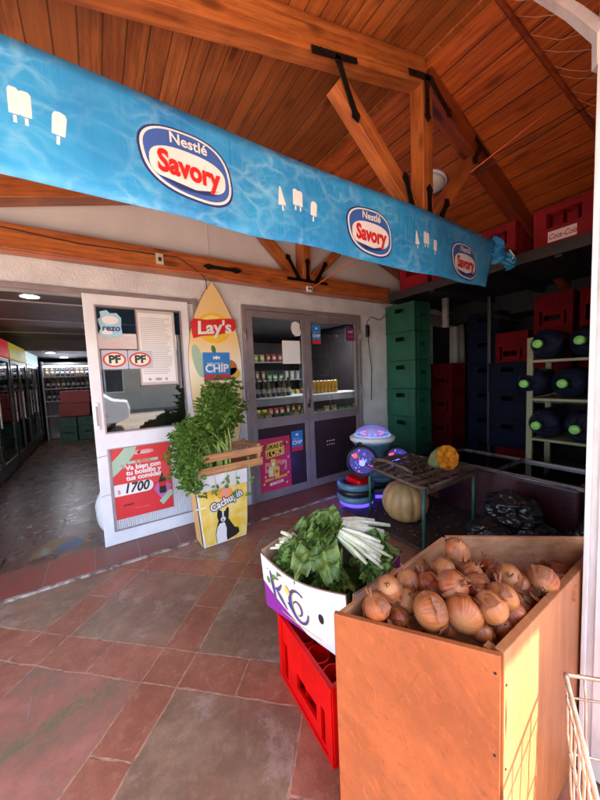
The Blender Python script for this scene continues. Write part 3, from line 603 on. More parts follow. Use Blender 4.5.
for i in range(4):
    for j in range(2): obj('dot', MB().lathe([(.008,0),(.008,.002)], 10, Matrix.Translation((i*.035, 0, j*.045)) @ Matrix.Rotation(PI/2, 4, 'X')), WHT, fx_)
# right poster & stickers
tp = sheet_thing('magenta_poster', 'magenta snack promotion poster on the lower panel of the left metal door', 'poster', (1.445,-.016,.075), .40, .625, MAG); Y1 = -.0022
flat('title_block', [[(.09,.40),(.31,.42),(.32,.52),(.30,.575),(.11,.56),(.08,.50)]], YEL, tp, Y1); flat('title_shadow', [[(.10,.415),(.30,.43),(.305,.485),(.10,.475)]], BLK, tp, Y1-.0005)
text('LUKAS EN', .062, BLK, tp, .205, .525, Y1-.001, bold=.002, rot=.05, sx=.95); text('TOKE', .088, YEL, tp, .205, .453, Y1-.001, bold=.004, rot=.05)
for i, (x, z, c_) in enumerate(((.10,.30,PNK),(.17,.33,YEL),(.24,.31,ORG),(.31,.30,PNK),(.14,.25,CRM),(.28,.25,RED),(.21,.24,YEL))):
    flat('snack_pack', [[(x-.032,z-.055),(x+.03,z-.06),(x+.035,z+.05),(x-.028,z+.058)]], c_, tp, Y1-.0004*(i+1)); flat('pack_mark', [ell(x,z,.016,.02,10)], (RED, WHT, BLU)[i % 3], tp, Y1-.0004*(i+1)-.0003)
text('GANA PREMIOS', .04, YEL, tp, .20, .165, Y1-.001, bold=.0015, rot=.06); flat('white_bar', [[(.12,.09),(.29,.105),(.29,.135),(.12,.12)]], WHT, tp, Y1); text('AL TOQUE', .026, RED, tp, .205, .113, Y1-.001, bold=.001, rot=.06)
for x, z in ((.05,.55),(.36,.55),(.05,.12),(.035,.36),(.37,.38),(.07,.20),(.36,.20),(.34,.09)): flat('confetti', [ell(x,z,.014,.009,10,rot=x*20)], CRM, tp, Y1)
def chip(label, loc, w_, h_, full=True):
    t = sheet_thing('payment_sticker', label, 'sticker', loc, w_, h_, I('chipblue', (.02,.20,.55)))
    flat('red_strip', [rect(0,w_,0,h_*.22)], I('chipred', (.55,.03,.06)), t, -.0018)
    text('CHIP', w_*.40, WHT, t, w_*.5, h_*.42, -.0024, bold=w_*.012); text('paga con tu', w_*.13, WHT, t, w_*.45, h_*.62, -.0024)
    flat('bird_mark', [[(w_*.38,h_*.74),(w_*.38,h_*.88),(w_*.44,h_*.83),(w_*.5,h_*.90),(w_*.56,h_*.83),(w_*.62,h_*.88),(w_*.62,h_*.74),(w_*.55,h_*.79),(w_*.5,h_*.74),(w_*.45,h_*.79)]], WHT, t, -.0024); return t
chip('blue and red payment sticker on the lower panel of the left metal door', (1.868,-.016,.50), .155, .235)
chip('blue and red payment sticker at the top left of the right door glass', (2.215,-.020,1.74), .125, .225)
vt = sheet_thing('purple_sticker', 'small purple sticker at the top right of the right door glass', 'sticker', (2.745,-.02,1.79), .15, .18, I('stickpurple', (.18,.02,.12)), poly=rrect(0,.15,0,.17,.012)); text('aquí', .05, WHT, vt, .075, .12, -.003, bold=.001); text('tu pago', .03, PNK, vt, .075, .06, -.003)
sheet_thing('blank_paper', 'blank white sheet taped to the glass of the left metal door', 'paper', (1.80,-.02,1.51), .235, .26, WHT)
sheet_thing('round_sticker', 'white rounded tag stuck near the top of the left metal door glass', 'sticker', (1.925,-.02,1.82), .13, .16, WHT, poly=[(.02,.03),(.06,.0),(.12,.01),(.135,.05),(.12,.09),(.12,.14),(.07,.17),(.015,.15),(.0,.09)])

# ================================================================= CRISPS SIGN
ls = thing('crisps_sign', 'tall cream pointed sign shaped like a surfboard with a red and yellow crisps logo', 'sign', (1.035,-.035,.62))
half = [(0,1.68),(.05,1.615),(.115,1.50),(.18,1.36),(.228,1.20),(.258,1.0),(.262,.8),(.25,.55),(.22,.3),(.16,0)]
op = [(x-.02*(1-z/1.68), z) for x, z in half]; out = [(-x, z) for x, z in half[::-1]][:-1]+half
out = out[::-1]
m_sign = G('sign_print'); rr_ = m_sign.sep(m_sign.co()); m_sign.set(col=m_sign.ramp(m_sign.m2('DIVIDE', rr_[2], 1.7), [(.3, (.80,.60,.28)), (.52, (.84,.76,.60)), (.66, (.80,.56,.24))]), rough=.4)
obj('board', MB().prism(out, 'y', -.012, 0), m_sign.m, ls)
obj('edge_trim', MB().tube([(x, -.008, z) for x, z in out[::-1]], .0045, 6), I('trimgrey', (.16,.14,.12)), ls)
flat('logo_sun', [ell(.0,1.245,.165,.145,40)], I('sunyel', (.85,.52,.03)), ls, -.0135); flat('logo_glow', [ell(-.01,1.275,.11,.09,30)], I('sunyel2', (.88,.68,.20)), ls, -.0142)
rbn = [(-.205,1.14),(-.12,1.165),(0,1.175),(.12,1.20),(.20,1.225),(.225,1.26),(.215,1.335),(.17,1.345),(.05,1.335),(-.07,1.32),(-.19,1.325),(-.22,1.29),(-.215,1.2)]
flat('logo_ribbon', [rbn[::1]], RED, ls, -.0150); text("Lay's", .168, WHT, ls, -.0, 1.245, -.0158, bold=.005, rot=.07, shear=.12, sx=1.05)
for x, z, a_, b_, c_ in ((-.17,.93,.05,.16,LGR),(.12,.86,.09,.08,I('roastedchip',(.45,.16,.04))),(.17,.80,.07,.06,I('crispyellow',(.7,.42,.08))),(-.02,1.04,.022,.04,I('herb',(.06,.18,.04)))): flat('food_picture', [ell(x,z,a_,b_,20,rot=.2)], c_, ls, -.0142)
chip('large blue and red payment sign on the cream pointed crisps sign, above the celery', (.905,-.052,1.36), .265, .27)

# ================================================================= PET FOOD SACK, CRATE, CELERY
bg = thing('pet_food_box', 'yellow and white dog food box printed with a sitting dog, under the celery crate', 'box', (.675,-.55,.001), .0)
m_bag = pm('bag_white', (.74,.72,.70), var=.06, rough=.4, bump=.1, bs=12)
pts = MB(); 
def ring(z, x0, x1, y0, y1, b=.0): return [(x0,y0,z),((x0+x1)/2,y0-b,z),(x1,y0,z),(x1,y1,z),((x0+x1)/2,y1+b,z),(x0,y1,z)]
lv = [ring(0,.0,.37,.0,.19), ring(.15,-.01,.385,-.0,.2,.006), ring(.42,-.03,.40,0,.2,.005), ring(.60,-.04,.405,0,.2)]
vs = [p for r in lv for p in r]; fs = [(k*6+i, k*6+(i+1)%6, (k+1)*6+(i+1)%6, (k+1)*6+i) for k in range(3) for i in range(6)]+[tuple(range(5,-1,-1)), tuple(range(18,24))]
obj('box_body', MB().add(vs, fs), m_bag, bg, bevel=.004)
m_yb = G('yellow_print'); rr_ = m_yb.co(); m_yb.set(col=m_yb.mix(m_yb.ramp(m_yb.noise(rr_, 9, 3), [(.4,0.),(.65,1.)]), (.80,.50,.05), (.85,.66,.22)), rough=.38)
yfr = lambda z: 0-.008
flat('front_print', [[(.012,.012),(.187,.012),(.187,.47),(-.02,.47),(-.005,.15)], [(.187,.012),(.362,.012),(.378,.15),(.392,.47),(.187,.47)]], m_yb.m, bg, -.009)
flat('white_paper', [[(-.028,.472),(.395,.472),(.40,.596),(-.036,.596)]], WHT, bg, -.0085)
sl_ = MB().add([(-.006,.185,.012),(-.004,.01,.012),(-.032,.01,.45),(-.034,.185,.45)], [(0,1,2,3)]); obj('side_print', sl_, I('bagorange', (.68,.36,.12)), bg, loc=(-.008,0,0))
obj('seam', MB().box(-.05,.03,-.012,-.009,.335,.345), WHT, bg)
dog = [(.10,.015),(.095,.10),(.11,.16),(.125,.20),(.115,.235),(.12,.285),(.135,.295),(.16,.27),(.185,.27),(.205,.30),(.22,.285),(.215,.235),(.21,.20),(.235,.155),(.26,.11),(.295,.095),(.30,.055),(.27,.035),(.19,.015)]
flat('dog_shape', [dog[:13]+dog[13:]], BLK, bg, -.0098)
flat('dog_white', [[(.105,.012),(.10,.09),(.115,.15),(.135,.175),(.175,.175),(.19,.12),(.185,.05),(.19,.012)], ell(.165,.205,.022,.022,16), [(.160,.21),(.170,.21),(.174,.27),(.158,.27)]], WHT, bg, -.0104)
flat('dog_nose', [ell(.163,.198,.008,.006,10), ell(.147,.222,.005,.005,8), ell(.183,.223,.005,.005,8)], BLK, bg, -.0110); flat('dog_tongue', [ell(.165,.183,.006,.007,8)], PNK, bg, -.0116)
flat('burst', [ell(.19,.42,.07,.05,20)], I('orangeburst', (.85,.33,.06)), bg, -.0096); flat('burst_core', [ell(.20,.43,.035,.03,14)], PNK, bg, -.0100)
for dx, dz, mm, lay in ((0,0,NAVY,-.0102),(0,.0,WHT,-.0108)): text('Cachupín', .088, mm, bg, .205, .355, lay, bold=.011 if mm is NAVY else .0028, rot=.30, sx=.86)
m_slat = wood('pale_crate_wood', (.62,.30,.13), (.45,.20,.08), 0, 1, .6, False)
m_slaty = wood('pale_crate_wood_side', (.60,.29,.13), (.45,.20,.08), 1, 1, .6, False)
cr = thing('wooden_crate', 'pale slatted wooden crate full of celery on top of the dog food box', 'crate', (.655,-.575,.603), .02)
cw, cd = .56, .34
for z0 in (.0, .105): obj('slat', MB().box(0,cw,-.010,-.0,z0,z0+.062), m_slat, cr, bevel=.002); obj('slat', MB().box(0,cw,cd,cd+.01,z0,z0+.062), m_slat, cr, bevel=.002)
for z0 in (.01, .11):
    for x in (-.012, cw+.001): obj('end_slat', MB().box(x,x+.011,-.008,cd,z0,z0+.055), m_slaty, cr, bevel=.002)
for x in (.002, cw-.03):
    for y_ in (.001, cd-.03): obj('corner_post', MB().box(x,x+.028,y_,y_+.028,-.0,.185), m_slaty, cr, bevel=.002)
obj('bottom_board', MB().box(.0,cw,.0,cd,-.006,-.0005), m_slat, cr)
# leaf helpers
def fr(v): return v-math.floor(v)
def leaf_blade(mb, base, direc, upv, L, W, curl=.3, ruf=.02, nu=6, nl=8, shape=.45, seed=0, lobes=0):
    d = Vector(direc).normalized(); s = d.cross(Vector(upv)).normalized(); n = s.cross(d)
    b = len(mb.v); vs = []; uv = []
    for i in range(nl+1):
        t = i/nl; wd = W*max(.03, math.sin(PI*min(1, t**.75*.97+.02)))**.8*(1-.15*t)
        if lobes: wd *= 1+.35*math.sin(t*PI*lobes+1)
        ang_ = curl*t*1.6; c0 = Vector(base)+d*(L*math.sin(min(ang_,3))/max(1e-3, curl*1.6) if curl > .02 else L*t)-n*(L*(1-math.cos(ang_))/max(1e-3, curl*1.6) if curl > .02 else 0)
        for j in range(nu+1):
            u = j/nu*2-1; rr = ruf*(abs(u)**1.5)*math.sin(t*17+seed*3+(5 if u > 0 else 0))+ruf*.6*mnoise.noise(Vector((t*6+seed, u*3, seed*1.7)))
            vs.append(c0+s*(u*wd)+n*(rr-abs(u)*W*-.18)); uv.append((j/nu, t))
    fs = [(i*(nu+1)+j, i*(nu+1)+j+1, (i+1)*(nu+1)+j+1, (i+1)*(nu+1)+j) for i in range(nl) for j in range(nu)]
    mb.add(vs, fs, None, uv)
def leafmat(name, c1, c2, vein, vs=14, rough=.42, trans=.0, blister=.5):
    g = G(name); uvn = g.n('ShaderNodeTexCoord'); u = g.sep(uvn.outputs['UV']); raw = g.co()
    a = g.m2('ABSOLUTE', g.m2('SUBTRACT', u[0], .5)); mid = g.ramp(a, [(.02, 1.), (.06, 0.)])
    vv = g.m2('ABSOLUTE', g.m2('SUBTRACT', g.m2('FRACT', g.m2('SUBTRACT', g.m2('MULTIPLY', u[1], vs*.6), g.m2('MULTIPLY', a, 3.2))), .5)); side = g.ramp(g.m2('ADD', vv, g.m2('MULTIPLY', g.m2('SUBTRACT', g.noise(raw, 40, 2), .5), .2)), [(.03, .55), (.10, 0.)])
    c = g.mix(g.ramp(g.noise(raw, 14, 4), [(.35, 0.), (.68, 1.)]), c1, c2); c = g.mix(g.m2('MAXIMUM', mid, side), c, vein)
    g.set(col=c, rough=rough, spec=.4); g.bump(g.m2('SUBTRACT', g.noise(raw, 60, 3), g.m2('MULTIPLY', side, 1.)), blister, .006)
    tl = g.n('ShaderNodeBsdfTranslucent'); g.put(tl.inputs[0], g.mix(.5, c, (.15,.28,.03))); ms = g.n('ShaderNodeMixShader'); ms.inputs[0].default_value = .22
    g.t.links.new(g.b.outputs[0], ms.inputs[1]); g.t.links.new(tl.outputs[0], ms.inputs[2]); g.t.links.new(ms.outputs[0], g.out.inputs[0]); return g.m
m_cel = leafmat('celery_leaf', (.07,.17,.02), (.20,.34,.045), (.24,.40,.10)); m_cst = pm('celery_stalk', (.40,.52,.14), (.26,.42,.07), 25, .4, stretch=(1,1,.2))
m_chard = leafmat('chard_leaf', (.065,.13,.022), (.17,.25,.045), (.22,.32,.08), 12, rough=.36); m_cstem = pm('chard_stem', (.70,.66,.50), (.50,.52,.28), 22, .42, bump=.35, bs=70)
m_let = leafmat('lettuce_leaf', (.10,.22,.04), (.20,.34,.07), (.35,.48,.18), 10)
# celery: stalks rise from the crate, spread, and a heavy bunch droops over the left edge
cl = thing('celery', 'large leafy bunch of celery standing in the crate and drooping over its left side', 'celery', (.86,-.42,.62))
st = MB(); lf = MB(); random.seed(3)
def cel_tuft(p, n, R, dr=(0,0,1)):
    for k in range(n):
        q = Vector(p)+Vector((random.gauss(0,R), random.gauss(0,R), random.gauss(0,R*.9))); a = random.uniform(0, 2*PI)
        dv = Vector((math.cos(a), math.sin(a)-.2, random.uniform(-.6,.6)))+Vector(dr)*.5; L = random.choice((.022,.03,.038,.05,.06))*random.uniform(.8,1.1)
        for s_ in (-.75, 0, .75):
            dd_ = Matrix.Rotation(s_, 3, Vector((random.random(), random.random(), 1)).normalized()) @ dv
            leaf_blade(lf, q, dd_, (random.uniform(-.4,.4), -.4, 1), L*random.uniform(.8,1.1), L*.36, .35, .004, 2, 4, seed=random.random()*9, lobes=3)
for k in range(80):
    droop = k % 3 == 0
    bx, by = random.uniform(-.14,.10), random.uniform(-.10,.10)
    if droop:
        tx = -.20-random.uniform(0,.17); tz = random.uniform(-.12,.34); ty = random.uniform(-.22,.05); pk = max(.27, tz+.05)+random.uniform(0,.1)
        P_ = [(bx,by,0),(bx-.02,by,.17),(bx-.07+.3*tx,by+ty*.4,pk-.02),(bx*.3+tx*.8,ty*.8,(pk+tz)/2+.05),(tx,ty,tz)]
    else:
        tx = random.uniform(-.17,.20)*1.0+bx*.3; tz = random.uniform(.34,.72); ty = random.uniform(-.14,.12)
        tx *= 1.25-.9*max(0,(tz-.35)/.4)
        P_ = [(bx,by,0),(bx+.2*tx,by,.2),(tx*.7+.2*bx,ty*.6,tz*.72),(tx+.06,ty,tz)]
    # smooth
    S = [Vector(p) for p in P_]; Q = []
    for i in range(len(S)-1):
        for j in range(4):
            t = j/4; p0 = S[max(i-1,0)]; p1 = S[i]; p2 = S[i+1]; p3 = S[min(i+2,len(S)-1)]
            Q.append(.5*((2*p1)+(p2-p0)*t+(2*p0-5*p1+4*p2-p3)*t*t+(3*p1-p0-3*p2+p3)*t**3))
    Q.append(S[-1]); m_ = len(Q)
    st.tube(Q, [.0085-.0065*i/m_ for i in range(m_)], 6, flat=1)
    for i in range(int(m_*.50), m_):
        cel_tuft(Q[i], 5 if i < m_-3 else 8, .022+.012*i/m_)
obj('stalks', st, m_cst, cl, smooth=True); obj('leaves', lf, m_cel, cl)
sp = MB(); lf = MB()
for x, z0, z1 in ((.12,.0,-.14),(.30,.02,-.2),(.42,.05,-.24),(.22,.02,-.09)):
    pts = [(x, -.02, z0+.05), (x+.01,-.028,(z0+z1)/2), (x-.005,-.022,z1)]; sp.tube(pts, .0025, 5)
    for k in range(9): leaf_blade(lf, Vector(pts[1 if k % 2 else 2])+Vector((random.uniform(-.012,.012),-.004,random.uniform(-.03,.03))), (random.uniform(-1,1),-.2,random.uniform(-1,.2)), (0,-1,.3), .03, .011, .3, .003, 2, 4, seed=k, lobes=3)
hs = thing('herb_sprigs', 'few thin herb sprigs hanging from the slatted crate over the dog food box front', 'herbs', (.655,-.575,.603)); obj('stems', sp, m_cst, hs); obj('leaves', lf, m_cel, hs)

# ================================================================= CRATES
def bottle_crate(name, label, L, Wd, H, m, kind='soda', group=None, cells=True):
    """local origin at base corner; long side along y (0..L), short along x (0..Wd)"""
    t = thing(name, label, 'crate', group=group); th = .012
    if kind == 'soda': lh = [(.05,.075,.03,.165),(.105,.255,.07,.135),(L-.075,L-.045,.03,.19)]; sh = [(.09,Wd-.09,H-.10,H-.045)]
    elif kind == 'loft': lh = [(.075,L-.095,H*.47,H*.82)]; sh = [(.03,.05,.03,H-.03),(.08,.10,.03,H-.03),(.13,.15,.03,H-.03),(.2,.22,.03,H-.03)]
    else: lh = [(L*.34,L*.66,H-.115,H-.06)]; sh = [(Wd*.34,Wd*.66,H*.5,H*.62)]
    RY = Matrix(((0,-1,0,0),(1,0,0,0),(0,0,1,0),(0,0,0,1)))  # local x->y, thickness -> -x
    b = MB()
    b.panel(L, H, th, lh, Matrix.Translation((th,0,0)) @ RY)            # outer face at x=0 side
    b.panel(L, H, th, lh, Matrix.Translation((Wd,0,0)) @ RY)
    b.panel(Wd-2*th-.002, H, th, sh, Matrix.Translation((th+.001,0,0))); b.panel(Wd-2*th-.002, H, th, sh, Matrix.Translation((th+.001,L-th,0)))
    obj('crate_wall', b, m, t)
    rm = MB(); e = .006
    for z in (H-.012, .0): rm.box(-e,Wd+e,-e,0,z,z+.012).box(-e,Wd+e,L,L+e,z,z+.012).box(-e,0,0,L,z,z+.012).box(Wd,Wd+e,0,L,z,z+.012)
    for y in (0, L-.03): rm.box(-e*.8,-.0005,y+.0,y+.03,.0125,H-.0125)
    for x in (0, Wd-.03): rm.box(x,x+.03,-e*.8,-.0005,.0125,H-.0125)
    if kind == 'beer':
        for y in (L*.2, L*.8-.008): rm.box(-.0035,-.0005,y,y+.008,.0125,H-.0125)
        rm.box(-.003,-.0006,.031,L-.031,H*.28,H*.28+.008).box(-.003,-.0006,.031,L-.031,H*.52,H*.52+.008)
        for x in (Wd*.2, Wd*.8-.008): rm.box(x,x+.008,-.0035,-.0005,.0125,H-.0125)
    obj('rim', rm, m, t, bevel=.002)
    obj('crate_floor', MB().box(th+.001,Wd-th-.001,th+.001,L-th-.001,.004,.012), m, t)
    if cells:
        c = MB(); nx, ny = 3, 4
        for i in range(1, nx): c.box(Wd*i/nx-.002,Wd*i/nx+.002,th+.001,L-th-.001,.014,H-.06)
        for i in range(1, ny): c.box(th+.001,Wd-th-.001,L*i/ny-.002,L*i/ny+.002,.014,H-.062)
        obj('divider', c, m, t)
        r_ = MB()
        for i in range(nx):
            for j in range(ny):
                x, y = Wd*(i+.5)/nx, L*(j+.5)/ny; n = 20; R0, R1 = .040, .045
                for (ra, rb, z0, z1) in ((R0, R1, H-.075, H-.022),):
                    vs = [(x+q*math.cos(2*PI*k/n), y+q*math.sin(2*PI*k/n), z) for q, z in ((ra,z0),(ra,z1),(rb,z1),(rb,z0)) for k in range(n)]
                    r_.add(vs, [(a_*n+k, a_*n+(k+1) % n, ((a_+1) % 4)*n+(k+1) % n, ((a_+1) % 4)*n+k) for a_ in range(4) for k in range(n)])
        obj('bottle_rings', r_, m, t)
    return t
fc = bottle_crate('soda_crate', 'bright red plastic bottle crate on the paving under the banana box', .41, .30, .30, m_red)
fc.location = (.635, -2.245, .001); fc.rotation_euler = (0,0,math.radians(-3))
gc = bottle_crate('beer_crate', 'green beer crate', .46, .34, .372, m_green, 'beer', 'green beer crates stacked against the wall', cells=False)
GL = ['bottom', 'second from the bottom', 'third from the bottom', 'fourth from the bottom', 'fifth from the bottom', 'topmost']
gc.location = (3.5,-.48,.012); gc['label'] = 'green beer crate, bottom of the tall stack under the loft'
for k in range(1, 6): dup(gc, (3.5+random.uniform(-.006,.006), -.48+random.uniform(-.006,.006), .012+k*.376), random.uniform(-.01,.01), 'green beer crate, %s of the tall stack under the loft' % (GL[k]+(' crate' if k == 5 else '')))
lc = bottle_crate('soda_crate', 'dusty red crate with a white script label on the loft edge nearest the pillar', .41, .34, .345, m_dred, 'loft', 'red crates on the loft')
lc.location = (3.5,-2.18,2.415); lc.rotation_euler = (0,0,.0)
lbl = MB().box(-.0078,-.0062,.10,.30,.035,.125); plate = obj('label_plate', lbl, WHT, lc)
tx = text('Coca-Cola', .062, RED, plate, 0, 0, 0, bold=.0012, shear=.35, sx=.72, sz=1.05); tx.matrix_local = Matrix(((0,1,0,-.0084),(-1,0,0,.20),(0,0,1,.078),(0,0,0,1)))
lc2 = bottle_crate('soda_crate', 'red crate with a dark handle opening on the loft beside the banner end', .41, .34, .345, m_dred, 'loft', 'red crates on the loft'); lc2.location = (3.5,-1.62,2.415)
dup(lc2, (3.5,-.68,2.415), 0, 'red crate glimpsed below the banner on the loft by the shop wall')
dup(lc2, (3.5,-1.15,2.415), 0, 'red crate on the loft hidden half behind the banner')
# loft
lo = thing('loft_shelf', 'dark storage loft carrying red crates above the drinks store', 'shelf', (3.44,-2.70,2.31))
obj('deck', MB().box(0,1.45,0,2.64,.06,.095), m_dark, lo, bevel=.004)
obj('edge_rail', MB().box(-.03,-.001,0,2.64,.0,.10), pm('rail_grey', (.028,.025,.026), rough=.5), lo, bevel=.004)
for y in (.1, .7, 1.3, 1.9, 2.5): obj('joist', MB().box(.0,1.45,y,y+.05,-.02,.059), m_dark, lo)
pf = thing('steel_frame', 'thin grey steel upright and cross bar in front of the dark store', 'frame', (4.35,-1.0,0))
obj('upright', MB().box(0,.04,0,.04,.001,2.28), pm('old_steel', (.05,.045,.045), rough=.45, metal=.5), pf, bevel=.003); obj('cross_bar', MB().box(.041,.9,0.005,.03,2.02,2.06), pm('old_steel2', (.07,.065,.06), rough=.45, metal=.5), pf)
dp = thing('door_surround', 'pale worn timber surround of the dark side doorway behind the green crates', 'doorway', (4.5,-.02,0))
m_old = pm('old_white', (.30,.27,.27), (.18,.15,.15), 5, .7, bump=.2)
obj('lintel', MB().box(-.1,1.35,-.05,-.001,2.10,2.24), m_old, dp, bevel=.004); obj('jamb', MB().box(.78,.95,-.055,-.002,.014,2.098), m_old, dp, bevel=.006)
pp = thing('drain_pipe', 'crooked pale pipe standing against the jamb of the dark side doorway', 'pipe', (5.18,-.14,0))
obj('pipe', MB().tube([(0,0,.015),(.02,0,.5),(-.03,0,.9),(-.03,0,1.2),(.04,0,1.5),(.02,0,2.1)], .045, 12), m_old, pp, smooth=True); obj('pipe_socket', MB().tube([(-.03,0,1.2),(.0,0,1.38),(.04,0,1.5)], .062, 12), m_old, pp, smooth=True)
p3 = thing('hanging_pipe', 'short grey vertical pipe under the loft above the dark doorway', 'pipe', (4.0,-.6,1.93)); obj('pipe', MB().lathe([(.045,0),(.05,.02),(.045,.04),(.045,.38)], 14), m_old, p3, smooth=True)
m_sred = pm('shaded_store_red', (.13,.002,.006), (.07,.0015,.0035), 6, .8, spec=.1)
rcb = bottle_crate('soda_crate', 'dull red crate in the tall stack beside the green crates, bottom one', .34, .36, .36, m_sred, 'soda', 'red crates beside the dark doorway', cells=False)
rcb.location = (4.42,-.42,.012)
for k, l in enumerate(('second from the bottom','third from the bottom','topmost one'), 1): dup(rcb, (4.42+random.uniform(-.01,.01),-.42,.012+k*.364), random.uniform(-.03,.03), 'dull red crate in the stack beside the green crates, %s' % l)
bc = bottle_crate('beer_crate', 'navy blue crate', .42, .34, .35, m_blue, 'beer', 'navy crates stacked in the dark store', cells=False)
first = True
ORD = ['lowest','second','third','fourth','fifth','top']
for ci, (x, y, pos) in enumerate(((4.62,-.98,'nearer'),(5.02,-.82,'farther'))):
    for k in range(6):
        l = 'navy crate, %s of the %s column in the dark store' % (ORD[k], pos); q = (x+random.uniform(-.01,.01), y, .012+k*.354)
        if first: bc.location = q; bc['label'] = l; first = False
        else: dup(bc, q, random.uniform(-.02,.02), l)
rk = 0
for x, y, ks in ((4.25,-1.45,(0,1,2,3,4)),(4.25,-1.85,(3,4,5)),(4.25,-2.25,(3,4,5))):
    for k in ks:
        src = rcb if not (y == -1.45 and k in (1,2,3)) else bc
        l = '%s crate behind the water bottles, %s of the %s column' % ('dull red' if src is rcb else 'navy', ORD[k], {-1.45:'left',-1.85:'middle',-2.25:'right'}[y])
        dup(src, (x+random.uniform(-.01,.01), y, .012+k*.354), random.uniform(-.03,.03), l, 'crates stacked behind the water bottles')
st_ = tag(obj('crate_stand', MB().box(4.2,4.62,-2.3,-1.48,.95,1.07), m_dark), 'dark shelf carrying the crates behind the water bottles', 'shelf')
# water rack
wr = thing('bottle_rack', 'pale cream wooden rack holding big blue water bottles on three shelves', 'rack', (3.45,-2.62,.012))
m_rack = pm('cream_rack', (.20,.20,.11), (.14,.14,.07), 5, .5)
for y in (0, .83):
    for x in (.02, .46): obj('upright', MB().box(x,x+.04,y,y+.05,0,1.62), m_rack, wr, bevel=.003)
for z in (.68,1.055,1.41): obj('shelf', MB().box(0,.52,.051,.829,z-.025,z), m_rack, wr, bevel=.003)
m_wb = pm('blue_bottle', (.010,.013,.034), (.007,.009,.022), 3, .15, spec=.6); m_cap = pm('green_cap', (.20,.55,.12), rough=.35)
def water_bottle(lbl_, loc):
    t = thing('water_bottle', lbl_, 'bottle', loc, group='big water bottles lying on the rack'); R = .138; RM = Matrix.Rotation(PI/2, 4, 'Y')
    pr = [(.02,.50),(.10,.498),(R-.004,.48)]
    for i in range(16):
        z = .47-i*.019; pr.append((R-(.007 if i % 3 == 0 else 0), z))
    pr += [(R-.004,.17),(R-.02,.135),(.07,.09),(.035,.065),(.03,.03),(.030,.0)]
    obj('bottle_body', MB().lathe(pr[::-1], 28, RM), m_wb, t, smooth=True); obj('cap', MB().lathe([(.034,-.03),(.037,-.025),(.037,.02),(.034,.022)], 20, RM), m_cap, t, smooth=True); return t
wb0 = None; NM = [['left','middle','right'],['left','middle','right'],['left','middle','right']]
for r, (z, row) in enumerate(((.44,'lower'),(.815,'middle'),(1.19,'top'))):
    pass
RW = (('lowest', .68), ('middle', 1.055), ('top', 1.41))
for r, (row, z) in enumerate(RW):
    for k, y in enumerate((-1.84, -2.12, -2.40)):
        l = 'blue water bottle with green cap, %s on the %s shelf of the rack' % (('left','middle','right')[k], row); q = (3.37+random.uniform(-.06,.03), y+(.08 if r == 1 else -.03), z+.012+.139)
        if wb0 is None: wb0 = water_bottle(l, q)
        else: dup(wb0, q, random.uniform(-.06,.06), l)
# chest freezer
cf = thing('chest_freezer', 'low dark red chest freezer with a sliding glass top in front of the bottle rack', 'freezer', (2.90,-2.30,.012))
m_frz = pm('dark_red_enamel', (.06,.012,.018), (.03,.008,.012), 3, .3)
obj('cabinet', MB().box(0,.50,0,1.12,0,.44), m_frz, cf, bevel=.02)
obj('lid_frame', MB().panel(.56, 1.18, .03, [(.04,.52,.05,.56),(.04,.52,.60,1.13)], Matrix.Translation((-.03,-.03,.47)) @ Matrix.Rotation(PI/2, 4, 'X') @ Matrix.Scale(1,4)), pm('lid_alu', (.35,.33,.32), rough=.3, metal=.7), cf, bevel=.004) if 0 else None
lidm = pm('lid_alu', (.20,.17,.17), rough=.3, metal=.6)
RT = Matrix(((1,0,0,-.03),(0,0,1,-.03),(0,-1,0,.475),(0,0,0,1)))
obj('lid_frame', MB().panel(.56, 1.18, .03, [(.035,.525,.04,.57),(.035,.525,.60,1.14)], RT), lidm, cf, bevel=.004)
obj('glass_lid', MB().box(.006,.494,.012,.539,.448,.452).box(.006,.494,.572,1.108,.458,.462), m_fglass, cf)
obj('trim', MB().tube([(-.04,1.1,.46),(-.05,.3,.46),(-.03,.02,.455),(.08,-.05,.455),(.55,-.05,.455)], .008, 6), lidm, cf, smooth=True)
# bin bags
m_bagb = pm('black_film', (.016,.016,.018), rough=.22, bump=.6, bs=22, spec=.6)
def binbag(label, loc, a, b, h, seed):
    vs = []; fs = []; n, k = 84, 50
    for i in range(k+1):
        t = i/k; ph = PI*t
        for j in range(n):
            th_ = 2*PI*j/n; p = Vector((math.sin(ph)*math.cos(th_), math.sin(ph)*math.sin(th_), -math.cos(ph)))
            f = 1+.24*mnoise.noise(p*1.7+Vector((seed,0,0)))-.16*abs(mnoise.noise(p*3.3+Vector((0,seed,0))))*2-.07*abs(mnoise.noise(p*8+Vector((0,0,seed))))*2+.05*math.sin(th_*9+seed+3*mnoise.noise(p*2))*(t**1.5)
            z = (p.z+1)/2; z = z**1.1
            if t > .86: f *= 1-(t-.86)*1.2; z += (t-.86)*1.1
            vs.append((p.x*a*f, p.y*b*f, max(0, z*h*(.9+.15*f)))); 
    fs = [(i*n+j, i*n+(j+1) % n, (i+1)*n+(j+1) % n, (i+1)*n+j) for i in range(k) for j in range(n)]
    o = obj('bin_bag', MB().add(vs, fs), m_bagb, smooth=True, loc=loc); return tag(o, label, 'bag', 'full black bags on the floor')
binbag('shiny black bag tied at the top, upper one of the heap before the freezer', (2.62,-1.98,.16), .17, .2, .24, 1.3)
binbag('low black bag on the floor at the left of the heap before the freezer', (2.40,-1.92,.012), .18, .17, .22, 4.1); binbag('wide black bag on the floor under the upper bag', (2.62,-2.10,.012), .22, .2, .2, 7.7)
binbag('black bag half hidden behind the white pillar edge', (2.72,-2.48,.012), .2, .2, .33, 9.2); binbag('small black bag between the freezer and the pillar', (2.5,-2.36,.012), .15, .15, .2, 12.2)
